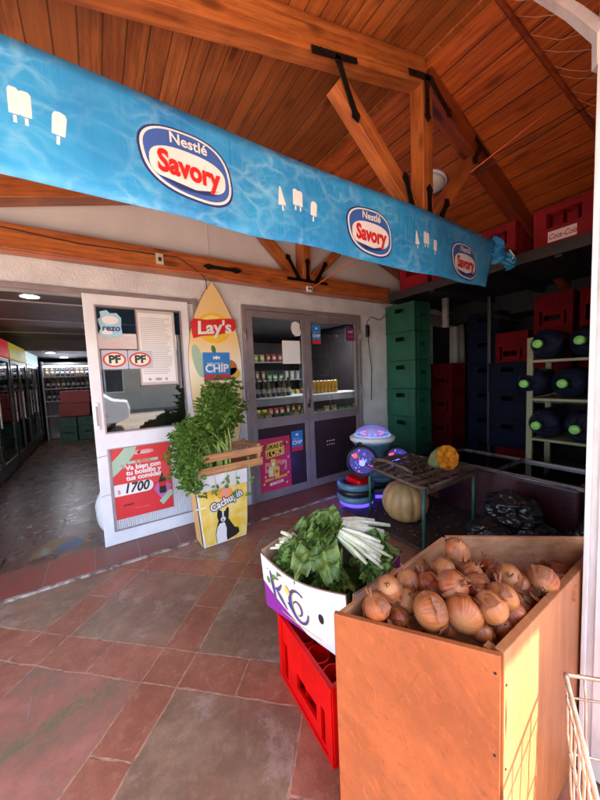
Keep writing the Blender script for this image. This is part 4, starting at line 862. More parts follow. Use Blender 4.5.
# ================================================================= TABLE, PUMPKINS
tb = thing('slatted_table', 'low rusty slatted metal table with green legs holding a cut pumpkin', 'table', (1.99,-1.66,0))
m_gleg = pm('green_leg', (.03,.12,.075), (.02,.07,.05), 10, .45, bump=.1); m_rust = pm('brown_slat', (.17,.095,.055), (.07,.04,.025), 14, .6, bump=.3)
TL, TD, TH = .74, .76, .50
for x, y in ((.02,.02),(TL-.02,.02),(.2,TD-.02),(TL-.02,TD-.02)): obj('leg', MB().tube([(x,y,TH-.01),(x+(.0),y,.014)], .015, 10), m_gleg, tb, smooth=True)
rim = [(.06,0),(TL,0),(TL,TD),(.18,TD),(.12,TD-.05),(.0,.08),(.015,.02)]
obj('rim', MB().tube([(x,y,TH) for x, y in rim+rim[:1]], .013, 8), m_rust, tb, smooth=True)
obj('front_rail', MB().box(.04,TL,-.006,.006,TH-.045,TH-.005), m_rust, tb)
for k in range(7):
    y = .07+k*.10; x0 = .03+.15*max(0,(y-.08))/.6; obj('slat', MB().box(x0,TL,y,y+.045,TH-.010,TH+.010), m_rust, tb, bevel=.003)
for k in range(5): obj('cross_rod', MB().tube([(.15+k*.14,.01,TH-.012),(.15+k*.14,TD-.01,TH-.012)], .005, 6), m_rust, tb)
hd = obj('handle_bar', MB().tube([(.22,TD-.02,TH+.01),(.17,TD-.10,TH+.06),(.17,TD-.25,TH+.075),(.20,TD-.42,TH+.045),(.22,TD-.5,TH+.012)], .016, 8), m_rust, tb, smooth=True)
m_pump = G('pumpkin_skin'); pr_ = m_pump.co(); xs = m_pump.sep(pr_); at = m_pump.m2('ARCTAN2', xs[1], xs[0]); rib = m_pump.m2('ABSOLUTE', m_pump.m2('SINE', m_pump.m2('MULTIPLY', at, 6)))
cc = m_pump.mix(m_pump.ramp(m_pump.noise(pr_, 7, 5), [(.35,0.),(.65,1.)]), (.36,.22,.085), (.52,.30,.12)); cc = m_pump.mix(m_pump.ramp(rib, [(0,.6),(.25,0.)]), cc, (.24,.20,.08)); m_pump.set(col=cc, rough=.5); m_pump.bump(m_pump.noise(pr_, 50, 4), .2, .005)
pk = thing('pumpkin', 'whole pale green ribbed pumpkin on the floor under the slatted table', 'pumpkin', (2.33,-1.22,.0))
pf_ = [(.01,.0)]+[(.205*math.sin(PI*t)**.72, .18-.175*math.cos(PI*t)+.0) for t in [i/26 for i in range(1,26)]]+[(.02,.338),(.001,.335)]
pf_ = [(r, z+.008) for r, z in pf_]
obj('flesh', MB().lathe(pf_, 72, fn=lambda a, z: 1-.07*(1-abs(math.sin(6*a))**.5)), m_pump.m, pk, smooth=True); obj('stem', MB().tube([(0,0,.34),(.01,0,.37),(.03,.01,.40)], [.022,.015,.017], 8), m_rust, pk, smooth=True)
# cut pumpkin on the table
cp = thing('cut_pumpkin', 'half pumpkin with orange flesh facing the camera on the slatted table', 'pumpkin', (2.60,-1.47,.590))
hp = MB(); n, k = 40, 16; vs = []
for i in range(k+1):
    t = i/k*PI/2
    for j in range(n):
        a = 2*PI*j/n; q = 1-.05*(1-abs(math.sin(5*a))**.5); vs.append((-.15*math.cos(t)*(1+.12*math.sin(a*2+.5)), .11*math.sin(t)*math.cos(a)*q, .085*math.sin(t)*math.sin(a)*q))
fs = [(i*n+j, (i+1)*n+j, (i+1)*n+(j+1) % n, i*n+(j+1) % n) for i in range(k) for j in range(n)]
skn = obj('skin', hp.add(vs, fs), pm('squash_rind', (.30,.27,.10), (.13,.17,.06), 16, .5, bump=.3), cp, smooth=True)
m_flesh = pm('orange_flesh', (.95,.36,.02), (.85,.26,.015), 14, .45, bump=.3, bs=35); fl = MB(); vs = []; R_ = 8
for i in range(R_+1):
    s_ = 1-i/R_
    for j in range(n):
        a = 2*PI*j/n; q = (1-.05*(1-abs(math.sin(5*a))**.5)); dz = (.012*mnoise.noise(Vector((s_*3*math.cos(a), s_*3*math.sin(a), 2)))-.012*max(0, 1-(s_/.5)**2))*(1-s_**6); vs.append((.002+dz+.006*mnoise.noise(Vector((s_*9,a*3,0))), .109*s_*math.cos(a)*q, .084*s_*math.sin(a)*q))
fl.add(vs, [(i*n+j, i*n+(j+1) % n, (i+1)*n+(j+1) % n, (i+1)*n+j)[::-1] for i in range(R_) for j in range(n)])
obj('flesh', fl, m_flesh, cp, smooth=True)
cp.scale = (1.3,)*3; cp.rotation_euler = (.15, -.38, math.radians(-98))
random.seed(23); dv = MB()
for i in range(16):
    x0, y0 = random.uniform(.06,.5), random.uniform(.1,.66); a = random.uniform(0,6.28); L = random.uniform(.08,.2); pts = []
    for k in range(6): pts.append((x0+L*k/5*math.cos(a)+random.uniform(-.008,.008), y0+L*k/5*math.sin(a)+random.uniform(-.008,.008), TH+.014+.02*math.sin(PI*k/5)*random.random()))
    dv.tube(pts, random.uniform(.003,.007), 5)
for i in range(40):
    x0, y0 = random.uniform(.08,.55), random.uniform(.06,.68); leaf_blade(dv, (x0,y0,TH+.015), (math.cos(i*2.1),math.sin(i*2.1),.3), (0,.2,1), random.uniform(.03,.06), .014, .8, .006, 3, 5, seed=i)
tag(obj('dry_vines', dv, pm('dry_vine', (.12,.065,.04), (.05,.03,.02), 20, .7), loc=(1.99,-1.66,0)), 'tangle of dark dry vines and withered leaves lying on the slatted table', 'dry vines', kind='stuff')
# dirty board and litter
tag(obj('floor_board', MB().box(2.0,2.95,-1.78,-.70,.014,.026), pm('dirty_board', (.045,.028,.02), (.025,.016,.012), 6, .6, bump=.3)), 'dirty dark board lying on the floor beneath the slatted table', 'board')
lt = MB(); random.seed(11)
for i in range(170):
    x, y = random.uniform(2.05,2.9), random.uniform(-1.76,-.8); a = random.uniform(0,6.3); s_ = random.uniform(.004,.013); t_ = random.uniform(.0,.006)
    lt.add([(x+s_*math.cos(a),y+s_*math.sin(a),.027),(x-s_*math.sin(a)*.7,y+s_*math.cos(a)*.7,.028+t_),(x-s_*math.cos(a),y-s_*math.sin(a),.027),(x+s_*math.sin(a)*.6,y-s_*math.cos(a)*.6,.027+t_)], [(0,1,2,3)])
tag(obj('onion_peelings', lt, pm('peel', (.40,.20,.10), (.24,.10,.05), 20, .6)), 'scattered dry onion skins on the dirty board under the table', 'peelings', kind='stuff')

# ================================================================= LIT TOY
ty = thing('toy_ride', 'round light blue and black electric toy with lit speaker discs and a clear dome', 'toy', (2.47,-.58,.012)); ty.scale = (1.2,)*3
m_tb = pm('toy_blue', (.09,.20,.29), rough=.35, var=.1); m_tk = pm('toy_black', (.012,.012,.015), rough=.35); m_lb = emit('led_blue', (.05,.07,1.), .9); m_lr = emit('led_red', (1,.03,.02), .6); m_lg = emit('glow_blue', (.10,.06,1.), .25); m_lc = emit('led_cyan', (.25,.5,1.), .12)
def ringm(r, z, h, x=0, y=0, th=.05):
    m = MB(); n = 44; prof = [(r-th,z),(r-.008,z),(r,z+h*.25),(r,z+h*.75),(r-.008,z+h),(r-th,z+h)]
    vs = [(x+q*math.cos(2*PI*k/n), y+q*math.sin(2*PI*k/n), zz) for q, zz in prof for k in range(n)]
    return m.add(vs, [(i*n+k, i*n+(k+1)%n, ((i+1)%6)*n+(k+1)%n, ((i+1)%6)*n+k) for i in range(6) for k in range(n)])
RINGS = ((-.20,-.08),(.10,-.02))
for i, (x, y) in enumerate(RINGS):
    rr0 = .165 if i == 0 else .19
    b = obj('bumper_ring', ringm(rr0, .05, .05, x, y), m_tb, ty, smooth=True); obj('bumper_band', ringm(rr0-.004, .102, .05, x, y), m_tk, b, smooth=True)
    obj('bumper_ring', ringm(rr0-.004, .154, .05, x, y), m_tb, ty, smooth=True); obj('underglow', ringm(rr0-.02, .012, .03, x, y), m_lg, ty, smooth=True)
    obj('wheel_cover', MB().lathe([(rr0-.05,.03),(rr0-.05,.19),(.05,.2)], 30, Matrix.Translation((x,y,0))), m_tk, ty, smooth=True)
obj('red_seat', MB().box(-.27,-.14,-.2,-.02,.19,.245), m_red, ty, bevel=.02)
bd = MB().lathe([(.17,.05),(.17,.3),(.13,.42),(.12,.50),(.18,.56),(.19,.585)], 36, Matrix.Translation((.10,.0,-.08))); obj('toy_body', bd, m_tb, ty, smooth=True)
obj('dome_rim', MB().lathe([(.16,.575),(.205,.59),(.21,.615),(.19,.63),(.15,.63)], 40, Matrix.Translation((.10,.0,-.08))), WHT, ty, smooth=True)
g = G('dome_plastic'); g.set(col=(.38,.42,.60), rough=.08, trans=.0, alpha=.6, spec=.6, em=(.2,.2,1.), es=.03); 
obj('dome', MB().lathe([(.165*math.cos(t),.63+.095*math.sin(t)) for t in [i/12*PI/2*.98 for i in range(13)]], 40, Matrix.Translation((.10,.0,-.08))), g.m, ty, smooth=True)
obj('dome_light_ring', ringm(.168,.552,.008,.10,.0,.02), m_lc, ty)
ds = MB(); ds2 = MB()
for k in range(12):
    a = k*PI/6; (ds if k % 3 else ds2).lathe([(.012,0),(.012,.01),(.001,.014)], 8, Matrix.Translation((.10+.10*math.cos(a), .10*math.sin(a), .565)))
obj('blue_diode', ds, m_lb, ty); obj('red_diode', ds2, m_lr, ty); obj('dome_core', MB().lathe([(.05,.63),(.045,.68),(.01,.70)], 16, Matrix.Translation((.10,.0,-.08))), WHT, ty, smooth=True)
def disc(x, y, z, R, rz):
    t = Matrix.Translation((x,y,z)) @ Matrix.Rotation(rz, 4, 'Z') @ Matrix.Rotation(PI/2, 4, 'X')
    d = obj('speaker_disc', MB().lathe([(R*.95,-.05),(R,-.03),(R,.03),(R*.93,.042),(R*.86,.036),(R*.84,.018),(.01,.016)], 40, t), m_tk, ty, smooth=True)
    obj('disc_face', MB().lathe([(R*.83,.0185),(R*.83,.0200),(.01,.0205)], 36, t), emit('disc_glow_%d' % len(bpy.data.materials), (.10,.08,.6), .05), d)
    b_, r_, c_ = MB(), MB(), MB(); random.seed(4)
    for k in range(34):
        a = random.uniform(0,2*PI); q = random.uniform(.1,.78)*R; tt = t @ Matrix.Translation((q*math.cos(a), q*math.sin(a), .021)); s_ = random.uniform(.003,.0062)
        (r_ if k % 5 == 0 else c_ if k % 5 == 1 else b_).lathe([(s_,0),(s_*.7,s_*.6)], 7, tt)
    r_.lathe([(.018,0),(.012,.006)], 12, t @ Matrix.Translation((-R*.45,R*.35,.021))); b_.lathe([(.026,0),(.02,.008)], 14, t @ Matrix.Translation((.0,-R*.12,.021))); r_.lathe([(.012,0),(.008,.005)], 12, t @ Matrix.Translation((R*.4,-R*.35,.021)))
    obj('blue_diode', b_, m_lb, d); obj('red_diode', r_, m_lr, d); obj('cyan_diode', c_, m_lc, d)
disc(-.27,-.24,.425,.125,-.75); disc(.16,-.24,.36,.115,-.7)
obj('disc_arm', MB().tube([(-.24,-.17,.42),(-.14,-.06,.5),(.02,0,.52)], .02, 8).tube([(.2,-.14,.38),(.18,-.08,.33),(.15,-.02,.3)], .022, 8), m_tk, ty, smooth=True)
tl = bpy.data.lights.new('toy_light', 'POINT'); tl.energy = .16; tl.color = (.12,.12,1.); tl.shadow_soft_size = .08; to = bpy.data.objects.new('toy_light', tl); C.link(to); to.location = (2.05,-.42,.30)

# ================================================================= BANANA BOX AND GREENS
TH_ = math.radians(13.4)
bb = thing('banana_box', 'white and purple cardboard box with a blue emblem, full of greens', 'box', (.635,-1.77,.304), TH_)
LX, LY, HH = .36, .47, .275       # local: x across (0..LX), y 0..-LY toward the camera
th = .006; fl_ = .02
def wallq(a, b, h0, h1, dip=0, n=16, out=.0, lean=.02):
    """curved-top board from a to b with lean outward"""
    a, b = Vector(a), Vector(b); d = (b-a).normalized(); nrm = Vector((d.y, -d.x)); vs = []; K = 6
    for i in range(n+1):
        t = i/n; p = a.lerp(b, t); top = h0+(h1-h0)*t-dip*math.sin(PI*t)
        for j in range(K+1):
            q = j/K; o_ = nrm*(lean*q+out*math.sin(PI*t)*q); vs.append((p.x+o_.x, p.y+o_.y, top*q))
    return vs, [(i*(K+1)+j, (i+1)*(K+1)+j, (i+1)*(K+1)+j+1, i*(K+1)+j+1) for i in range(n) for j in range(K)]
def cloth(name, vs, fs, m, par, t=.005): 
    o = obj(name, MB().add(vs, fs), m, par, smooth=True); s_ = o.modifiers.new('solid', 'SOLIDIFY'); s_.thickness = t; s_.offset = -1; return o
g = G('carton_print'); raw = g.co(); xs = g.sep(raw)
# inside faces stay brown cardboard
bf = g.n('ShaderNodeNewGeometry').outputs['Backfacing']
c0, c1 = Vector((0,0)), Vector((0,-LY)); c2, c3 = Vector((LX,-LY)), Vector((LX,0))
m_pur = I('cartonpurple', (.24,.02,.26), .5)
LW = dict(dip=.028, out=.02)
v1, f1 = wallq(c0, c1, .265, .285, **LW); cloth('long_side', v1, f1, m_cardboard, bb)
v2, f2 = wallq(c1, c2, .285, .265, dip=.02); cloth('short_side', v2, f2, m_cardboard, bb)
v3, f3 = wallq(c2, c3, .275, .285, dip=.03); cloth('long_side', v3, f3, m_cardboard, bb)
v4, f4 = wallq(c3, c0, .30, .265, dip=-.0); cloth('short_side', v4, f4, m_cardboard, bb)
obj('box_bottom', MB().box(0,LX,-LY,0,0,.006), m_cardboard, bb)
def on_long(t, q, k=1):   # t along 0..1 (far to near), q 0..1 of height; k layer
    top = .265+.02*t-.028*math.sin(PI*t); o_ = .02*q+.02*math.sin(PI*t)*q; return (-o_-.0014*k, -LY*t, top*q)
def on_short(t, q, k=1):
    top = .285-.02*t-.02*math.sin(PI*t); o_ = .02*q; return (LX*t, -LY-o_-.0014*k, top*q)
def pgrid(name, fn, lo, hi, m, k, n=14, kk=6, flip=False):
    vs = [fn(i/n, lo(i/n)+(hi(i/n)-lo(i/n))*j/kk, k) for i in range(n+1) for j in range(kk+1)]
    fs = [(i*(kk+1)+j, (i+1)*(kk+1)+j, (i+1)*(kk+1)+j+1, i*(kk+1)+j+1) for i in range(n) for j in range(kk)]
    return obj(name, MB().add(vs, fs), m, bb, smooth=True)
m_wc = I('cartonwhite', (.72,.68,.70), .5)
pgrid('purple_print', on_long, lambda t: 0, lambda t: .999, m_pur, 1); pgrid('purple_print', on_short, lambda t: 0, lambda t: .999, m_pur, 1)
pgrid('white_print', on_long, lambda t: max(.0, .50-.9*t) if t < .55 else 0.0, lambda t: .998, m_wc, 2, 22)
pgrid('white_print', lambda t, q, k: on_short(t*.44, q, k), lambda t: min(.96, .0+1.0*t), lambda t: .998, m_wc, 2)
def lproj(me_o, x0, z0, sx_, sz_, k):   # map flat text (x,z) on the long side; x runs far->near
    for v in me_o.data.vertices:
        t = x0+v.co.x*sx_; q = z0+v.co.z*sz_; p = on_long(t, q, k); v.co = p
    return me_o
def lpoly(name, pts, m, k): obj(name, MB().add([on_long(t, q, k) for t, q in pts], [tuple(range(len(pts)))]), m, bb)
def lcurve(name, ctr, w_, m, k):
    vs = []; n = len(ctr)
    for i, (t, q) in enumerate(ctr):
        a, b = ctr[max(0,i-1)], ctr[min(n-1,i+1)]; d = Vector((b[0]-a[0], (b[1]-a[1])*.6)).normalized(); nn = Vector((-d.y, d.x)); ww = w_*(1.15-abs(i/(n-1)*2-1)*.75)
        vs += [on_long(t+nn.x*ww, q+nn.y*ww*1.7, k), on_long(t-nn.x*ww, q-nn.y*ww*1.7, k)]
    obj(name, MB().add(vs, [(2*i, 2*i+1, 2*i+3, 2*i+2) for i in range(n-1)]), m, bb)
m_em = I('emblemblue', (.05,.06,.24)); m_ey = I('emblemyellow', (.80,.55,.12))
for w_, m_, k in ((.030, m_ey, 3), (.021, m_em, 4)):
    lcurve('emblem_stroke', [(.14+.04*s,.82-.50*s+.04*math.sin(s*6)) for s in [i/10 for i in range(11)]], w_, m_, k)
    lcurve('emblem_stroke', [(.30-.12*s,.72-.18*s-.06*math.sin(s*3)) for s in [i/10 for i in range(11)]], w_*.8, m_, k)
    lcurve('emblem_stroke', [(.20+.13*s,.56-.30*s) for s in [i/10 for i in range(11)]], w_, m_, k)
    lcurve('emblem_stroke', [(.50+.105*math.cos(a), .49+.30*math.sin(a)) for a in [.9+i/24*5.2 for i in range(25)]], w_, m_, k)
    lcurve('emblem_stroke', [(.48+.05*math.cos(a), .44+.13*math.sin(a)) for a in [-1.6+i/14*4.4 for i in range(15)]], w_*.6, m_, k)
lcurve('emblem_drop', [(.37,.78),(.375,.68),(.38,.60)], .032, m_ey, 5); lcurve('emblem_drop', [(.36,.45),(.40,.38),(.42,.30)], .022, m_em, 5)
lcurve('leaf_mark', [(.085,.66),(.10,.60),(.11,.55)], .022, I('leafmark', (.10,.22,.06)), 5); lcurve('underline', [(.24,.14),(.45,.10),(.72,.10)], .007, m_ey, 3)
hp_ = [(.745+.028*math.cos(a), .50+.085*math.sin(a)) for a in [i/18*2*PI for i in range(18)]]; lpoly('hand_hole', hp_, BLK, 3)
# chard bunches (world coordinates relative to the bunch)
def chard(name, label, loc, stems_to, leaves_to, n, Ls, seed, wv=.06, m=m_chard, grp=None, LL=(.14,.2)):
    random.seed(seed); t = thing(name, label, 'greens', loc); sm_ = MB(); lf_ = MB()
    sd_ = Vector(stems_to).normalized(); ld = Vector(leaves_to).normalized()
    for k in range(int(n*1.6)):
        j = Vector((random.gauss(0,1), random.gauss(0,1), random.gauss(0,.7)))
        p0 = Vector((0,0,0))+j*.012; p1 = p0+sd_*Ls*random.uniform(.85,1.3)+Vector((j.x*.026,j.y*.026,j.z*.012)); r = random.uniform(.006,.0115)
        sm_.tube([p1, p1.lerp(p0,.5)+Vector((0,0,.004)), p0, p0+ld*.05+j*.01], [r*.8, r*1.25, r*.85, r*.35], 9, flat=.5)
        L = random.uniform(*LL); dv = (ld*1.0+Vector((random.gauss(0,.34), random.gauss(0,.34), random.uniform(-.15,.30))))
        leaf_blade(lf_, p0+ld*.01, dv, (random.uniform(-.7,.7), random.uniform(-.7,.3), 1), L, wv*random.uniform(.5,.9), random.uniform(.45,1.3), .032, 10, 16, seed=seed+k*1.3)
    obj('stems', sm_, m_cstem, t, smooth=True); o = obj('leaves', lf_, m, t, smooth=True); return t
chard('chard', 'bunch of chard at the back of the carton with white stems pointing right', (.975,-1.89,.645), (.78,-.58,-.20), (-.80,.45,.08), 20, .16, 5, LL=(.16,.25), wv=.075)
chard('chard', 'front bunch of chard with thick white stems spread toward the camera', (.905,-1.985,.655), (.42,-.85,-.42), (-.45,.8,.15), 20, .145, 8, LL=(.14,.22), wv=.07)
chard('chard', 'dark leafy chard bunch against the left side of the carton', (.79,-1.82,.575), (-.62,.2,.35), (.35,-.75,.12), 10, .055, 13, LL=(.13,.20), wv=.07)
chard('chard', 'loose crumpled chard leaves heaped over the middle of the carton', (.86,-1.87,.565), (.2,.2,-.6), (-.60,-.45,.35), 16, .05, 19, LL=(.12,.19), wv=.06)
t = thing('chard_leaf', 'single large flat dark green leaf lying at the front of the carton', 'greens', (.80,-1.995,.61)); lf_ = MB(); leaf_blade(lf_, (0,0,.02), (-.35,-.75,-.12), (-.35,-.35,1), .17, .068, .6, .026, 12, 16, seed=3.3); leaf_blade(lf_, (-.04,.03,.01), (-.9,-.5,0), (-.2,-.4,1), .15, .055, .7, .028, 12, 16, seed=6.3); leaf_blade(lf_, (.02,.02,.02), (.25,-.9,-.1), (.1,-.5,1), .13, .05, .7, .026, 10, 14, seed=9.3)
obj('leaf', lf_, m_chard, t, smooth=True)
def lettuce(label, loc, R, n, seed, m=m_let):
    random.seed(seed); t = thing('lettuce', label, 'lettuce', loc); lf_ = MB()
    for k in range(n):
        a = k*2.4; el = .15+1.25*(k/n); dv = Vector((math.cos(a)*math.cos(el), math.sin(a)*math.cos(el), math.sin(el)))
        leaf_blade(lf_, (0,0,0), dv, (-math.cos(a)*.6,-math.sin(a)*.6,1), R*random.uniform(.8,1.1), R*.5, -.25 if k > n*.6 else .5, R*.16, 10, 10, seed=seed+k)
    obj('leaves', lf_, m, t, smooth=True)
lettuce('frilly pale green lettuce at the right end of the carton beside the white stems', (1.03,-2.07,.53), .125, 40, 21)
lettuce('second frilly lettuce half covered by onions at the near right of the carton', (.98,-2.16,.50), .10, 22, 31)
lettuce('pale leafy head pressed into the left corner of the carton', (.72,-1.86,.50), .115, 30, 41, m_let)
lettuce('leafy head at the middle of the carton below the flat chard leaf', (.80,-2.06,.47), .11, 20, 51, m_chard)
tag(obj('carton_filling', MB().box(.02,.34,-.44,-.03,.01,.12), m_chard, None), 'dark layer of leaves packed low inside the carton', 'greens', kind='stuff'); bpy.data.objects['carton_filling'].location = (.635,-1.77,.304); bpy.data.objects['carton_filling'].rotation_euler = (0,0,TH_)

# ================================================================= ONION BIN
ob = thing('onion_bin', 'open plywood bin heaped with onions, its street side in bright sun', 'bin', (0,0,0))
ZT = .705
Pq = [Vector((.548,-2.385)), Vector((.775,-2.712)), Vector((1.62,-2.712)), Vector((1.135,-2.350))]   # left, near, right, back
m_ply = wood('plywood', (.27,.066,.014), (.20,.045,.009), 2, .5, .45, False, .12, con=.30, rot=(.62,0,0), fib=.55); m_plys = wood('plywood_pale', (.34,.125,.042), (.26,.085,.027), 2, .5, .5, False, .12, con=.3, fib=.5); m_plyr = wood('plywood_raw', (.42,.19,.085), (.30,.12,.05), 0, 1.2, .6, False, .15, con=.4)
def ply(a, b, h0, h1, t=.014, name='side_panel', m=None):
    d = (b-a).normalized(); n = Vector((-d.y, d.x)); q = [a, b, b+n*t, a+n*t]
    mb = MB().add([(p.x,p.y,.012) for p in q]+[(q[0].x,q[0].y,h0),(q[1].x,q[1].y,h1),(q[2].x,q[2].y,h1),(q[3].x,q[3].y,h0)], [(3,2,1,0),(4,5,6,7),(0,1,5,4),(1,2,6,5),(2,3,7,6),(3,0,4,7)])
    return obj(name, mb, m or m_ply, ob, bevel=.0025)
g_ = .0
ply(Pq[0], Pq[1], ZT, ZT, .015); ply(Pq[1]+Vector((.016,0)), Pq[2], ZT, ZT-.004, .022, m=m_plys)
ply(Pq[2]+Vector((-.001,.023)), Pq[3], ZT+.0, ZT+.02, .016, m=m_plyr); ply(Pq[3]-Vector((.017,0)), Pq[0]+Vector((.016,.001)), ZT+.02, ZT-.002, .014, 'back_panel', m_plyr)
bt_ = [Pq[0]+Vector((.02,-.003)), Pq[1]+Vector((.015,.03)), Pq[2]+Vector((-.03,.03)), Pq[3]+Vector((-.02,-.02))]
obj('bin_floor', MB().prism([(p.x,p.y) for p in bt_], 'z', .50, .515), m_plyr, ob)
obj('corner_batten', MB().box(.80,.825,-2.685,-2.66,.02,.68), m_plyr, ob)
nl = MB()
for z in (.62,.40,.2,.08): nl.lathe([(.003,0),(.003,.0015)], 8, Matrix.Translation((.80,-2.7125,z)) @ Matrix.Rotation(PI/2, 4, 'X'))
obj('nail', nl, m_iron, ob)
for (px_, a0_, a1_) in ((.795,.05,.19),(.788,.30,.36),(.800,.47,.60)): obj('split', MB().add([(px_,-2.7128,a0_),(px_+.003,-2.7128,(a0_+a1_)/2),(px_,-2.7128,a1_),(px_-.0015,-2.7128,(a0_+a1_)/2)], [(0,1,2,3)]), m_iron, ob)
dF = (Pq[1]-Pq[0]).normalized(); nF = Vector((dF.y, -dF.x))*1.0
for z in (.66,.45,.24,.06):
    q = Pq[1]-dF*.012; c_n = Vector((q.x, q.y, z)); obj('nail', MB().lathe([(.0035,-.001),(.0035,.001)], 8, Matrix.Translation(c_n) @ Vector((nF.x,nF.y,0)).to_track_quat('Z','Y').to_matrix().to_4x4()), m_iron, ob)
for i_ in range(7):
    s0 = random.uniform(.05,.36); z0 = random.uniform(.1,.6); q0_ = Pq[0]+dF*s0; q1_ = Pq[0]+dF*(s0+random.uniform(-.03,.03)); dz_ = random.uniform(.02,.07); of = nF*.0006
    obj('scratch', MB().add([(q0_.x+of.x,q0_.y+of.y,z0),(q0_.x+of.x+.0015,q0_.y+of.y,z0),(q1_.x+of.x,q1_.y+of.y,z0+dz_)], [(0,1,2)]), m_plyr, ob)
# onions
g = G('onion_skin'); raw = g.co(); xs = g.sep(raw); at = g.m2('ARCTAN2', xs[1], xs[0]); cs = g.comb(g.m2('MULTIPLY', g.m2('COSINE', at), 9), g.m2('MULTIPLY', g.m2('SINE', at), 9), g.m2('MULTIPLY', xs[2], 7))
oi = g.n('ShaderNodeObjectInfo'); rnd = oi.outputs['Random']
str_ = g.noise(cs, 1.3, 4, .6); c = g.mix(g.ramp(str_, [(.42,0.),(.58,1.)]), (.18,.032,.009), (.32,.078,.019)); c = g.mix(g.ramp(g.noise(raw, 26, 4), [(.5,0.),(.75,.6)]), c, (.17,.035,.02)); c = g.mix(g.m2('MULTIPLY', g.m2('POWER', rnd, 2.), .5), c, (.36,.15,.045))
c = g.mix(g.ramp(g.m2('ABSOLUTE', xs[2]), [(.030,0.),(.046,.5)]), c, (.38,.22,.10))
g.set(col=c, rough=.38, spec=.3); g.bump(str_, .3, .003); m_on = g.m
g = G('papery_skin'); raw = g.co(); c = g.mix(g.noise(raw, 40, 4), (.34,.12,.045), (.22,.06,.022)); g.set(col=c, rough=.5); tl2 = g.n('ShaderNodeBsdfTranslucent'); g.put(tl2.inputs[0], c); ms = g.n('ShaderNodeMixShader'); ms.inputs[0].default_value = .35
g.t.links.new(g.b.outputs[0], ms.inputs[1]); g.t.links.new(tl2.outputs[0], ms.inputs[2]); g.t.links.new(ms.outputs[0], g.out.inputs[0]); g.bump(g.noise(raw, 120, 3), .4, .003); m_pap = g.m
def onion_mesh(seed, sq):
    random.seed(seed); pr = [(.002,-.040*sq),(.006,-.0395*sq)]
    for i in range(2, 19): t = i/20*PI; pr.append((.0455*math.sin(t)**.9, -.0400*sq*math.cos(t)*(1.0 if t < PI/2 else 1.08)))
    pr += [(.0085,.0425*sq),(.0050,.047*sq),(.0032,.051*sq),(.001,.053*sq)]
    return MB().lathe(pr, 32, fn=lambda a, z: 1+.018*math.sin(3*a+seed)+.012*math.sin(7*a+seed*2+z*40))
def skin_patch(seed, mb=None):
    random.seed(seed); mb = mb or MB()
    for k in range(4):
        a0 = random.uniform(0,6.3); R = .0468; vs = []; nu, nv = 6, 6; w_ = random.uniform(.5,1.0)
        for i in range(nu+1):
            for j in range(nv+1):
                a = a0+(i/nu-.5)*w_; t = .35+j/nv*1.05; lift = .0006+.010*(j/nv)**4*(.3+abs(i/nu-.5))+.003*mnoise.noise(Vector((i*.6,j*.6,seed+k)))
                r = R*math.sin(PI-t)*1.0+lift; vs.append((r*math.cos(a), r*math.sin(a), -.044*math.cos(PI-t)+lift*1.2)) if False else vs.append(((R*math.sin(t+.35)+lift)*math.cos(a), (R*math.sin(t+.35)+lift)*math.sin(a), .043*math.cos(t+.35)+lift*.6))
        mb.add(vs, [(i*(nv+1)+j, (i+1)*(nv+1)+j, (i+1)*(nv+1)+j+1, i*(nv+1)+j+1) for i in range(nu) for j in range(nv)])
    for k in range(5):   # dry twisted neck
        a = random.uniform(0,6.3); L = random.uniform(.014,.034); q = [Vector((.004*math.cos(a), .004*math.sin(a), .038))]
        for i in range(5): q.append(q[-1]+Vector((math.cos(a+i*.5)*.25*(1+i*.25), math.sin(a+i*.5)*.25*(1+i*.25), 1)).normalized()*L/5*(1.6 if i == 0 else 1))
        mb.tube(q, [.0050,.0045,.0034,.003,.0022,.0006], 6, flat=.35)
    return mb
protos = []
def make_onion(i, label):
    t = thing('onion', label, 'onion', (0,0,0)); obj('bulb', onion_mesh(i*1.7, (.95,1.05,.88,1.0)[i]), m_on, t, smooth=True); obj('dry_skin', skin_patch(i*3+1), m_pap, t, smooth=True); return t
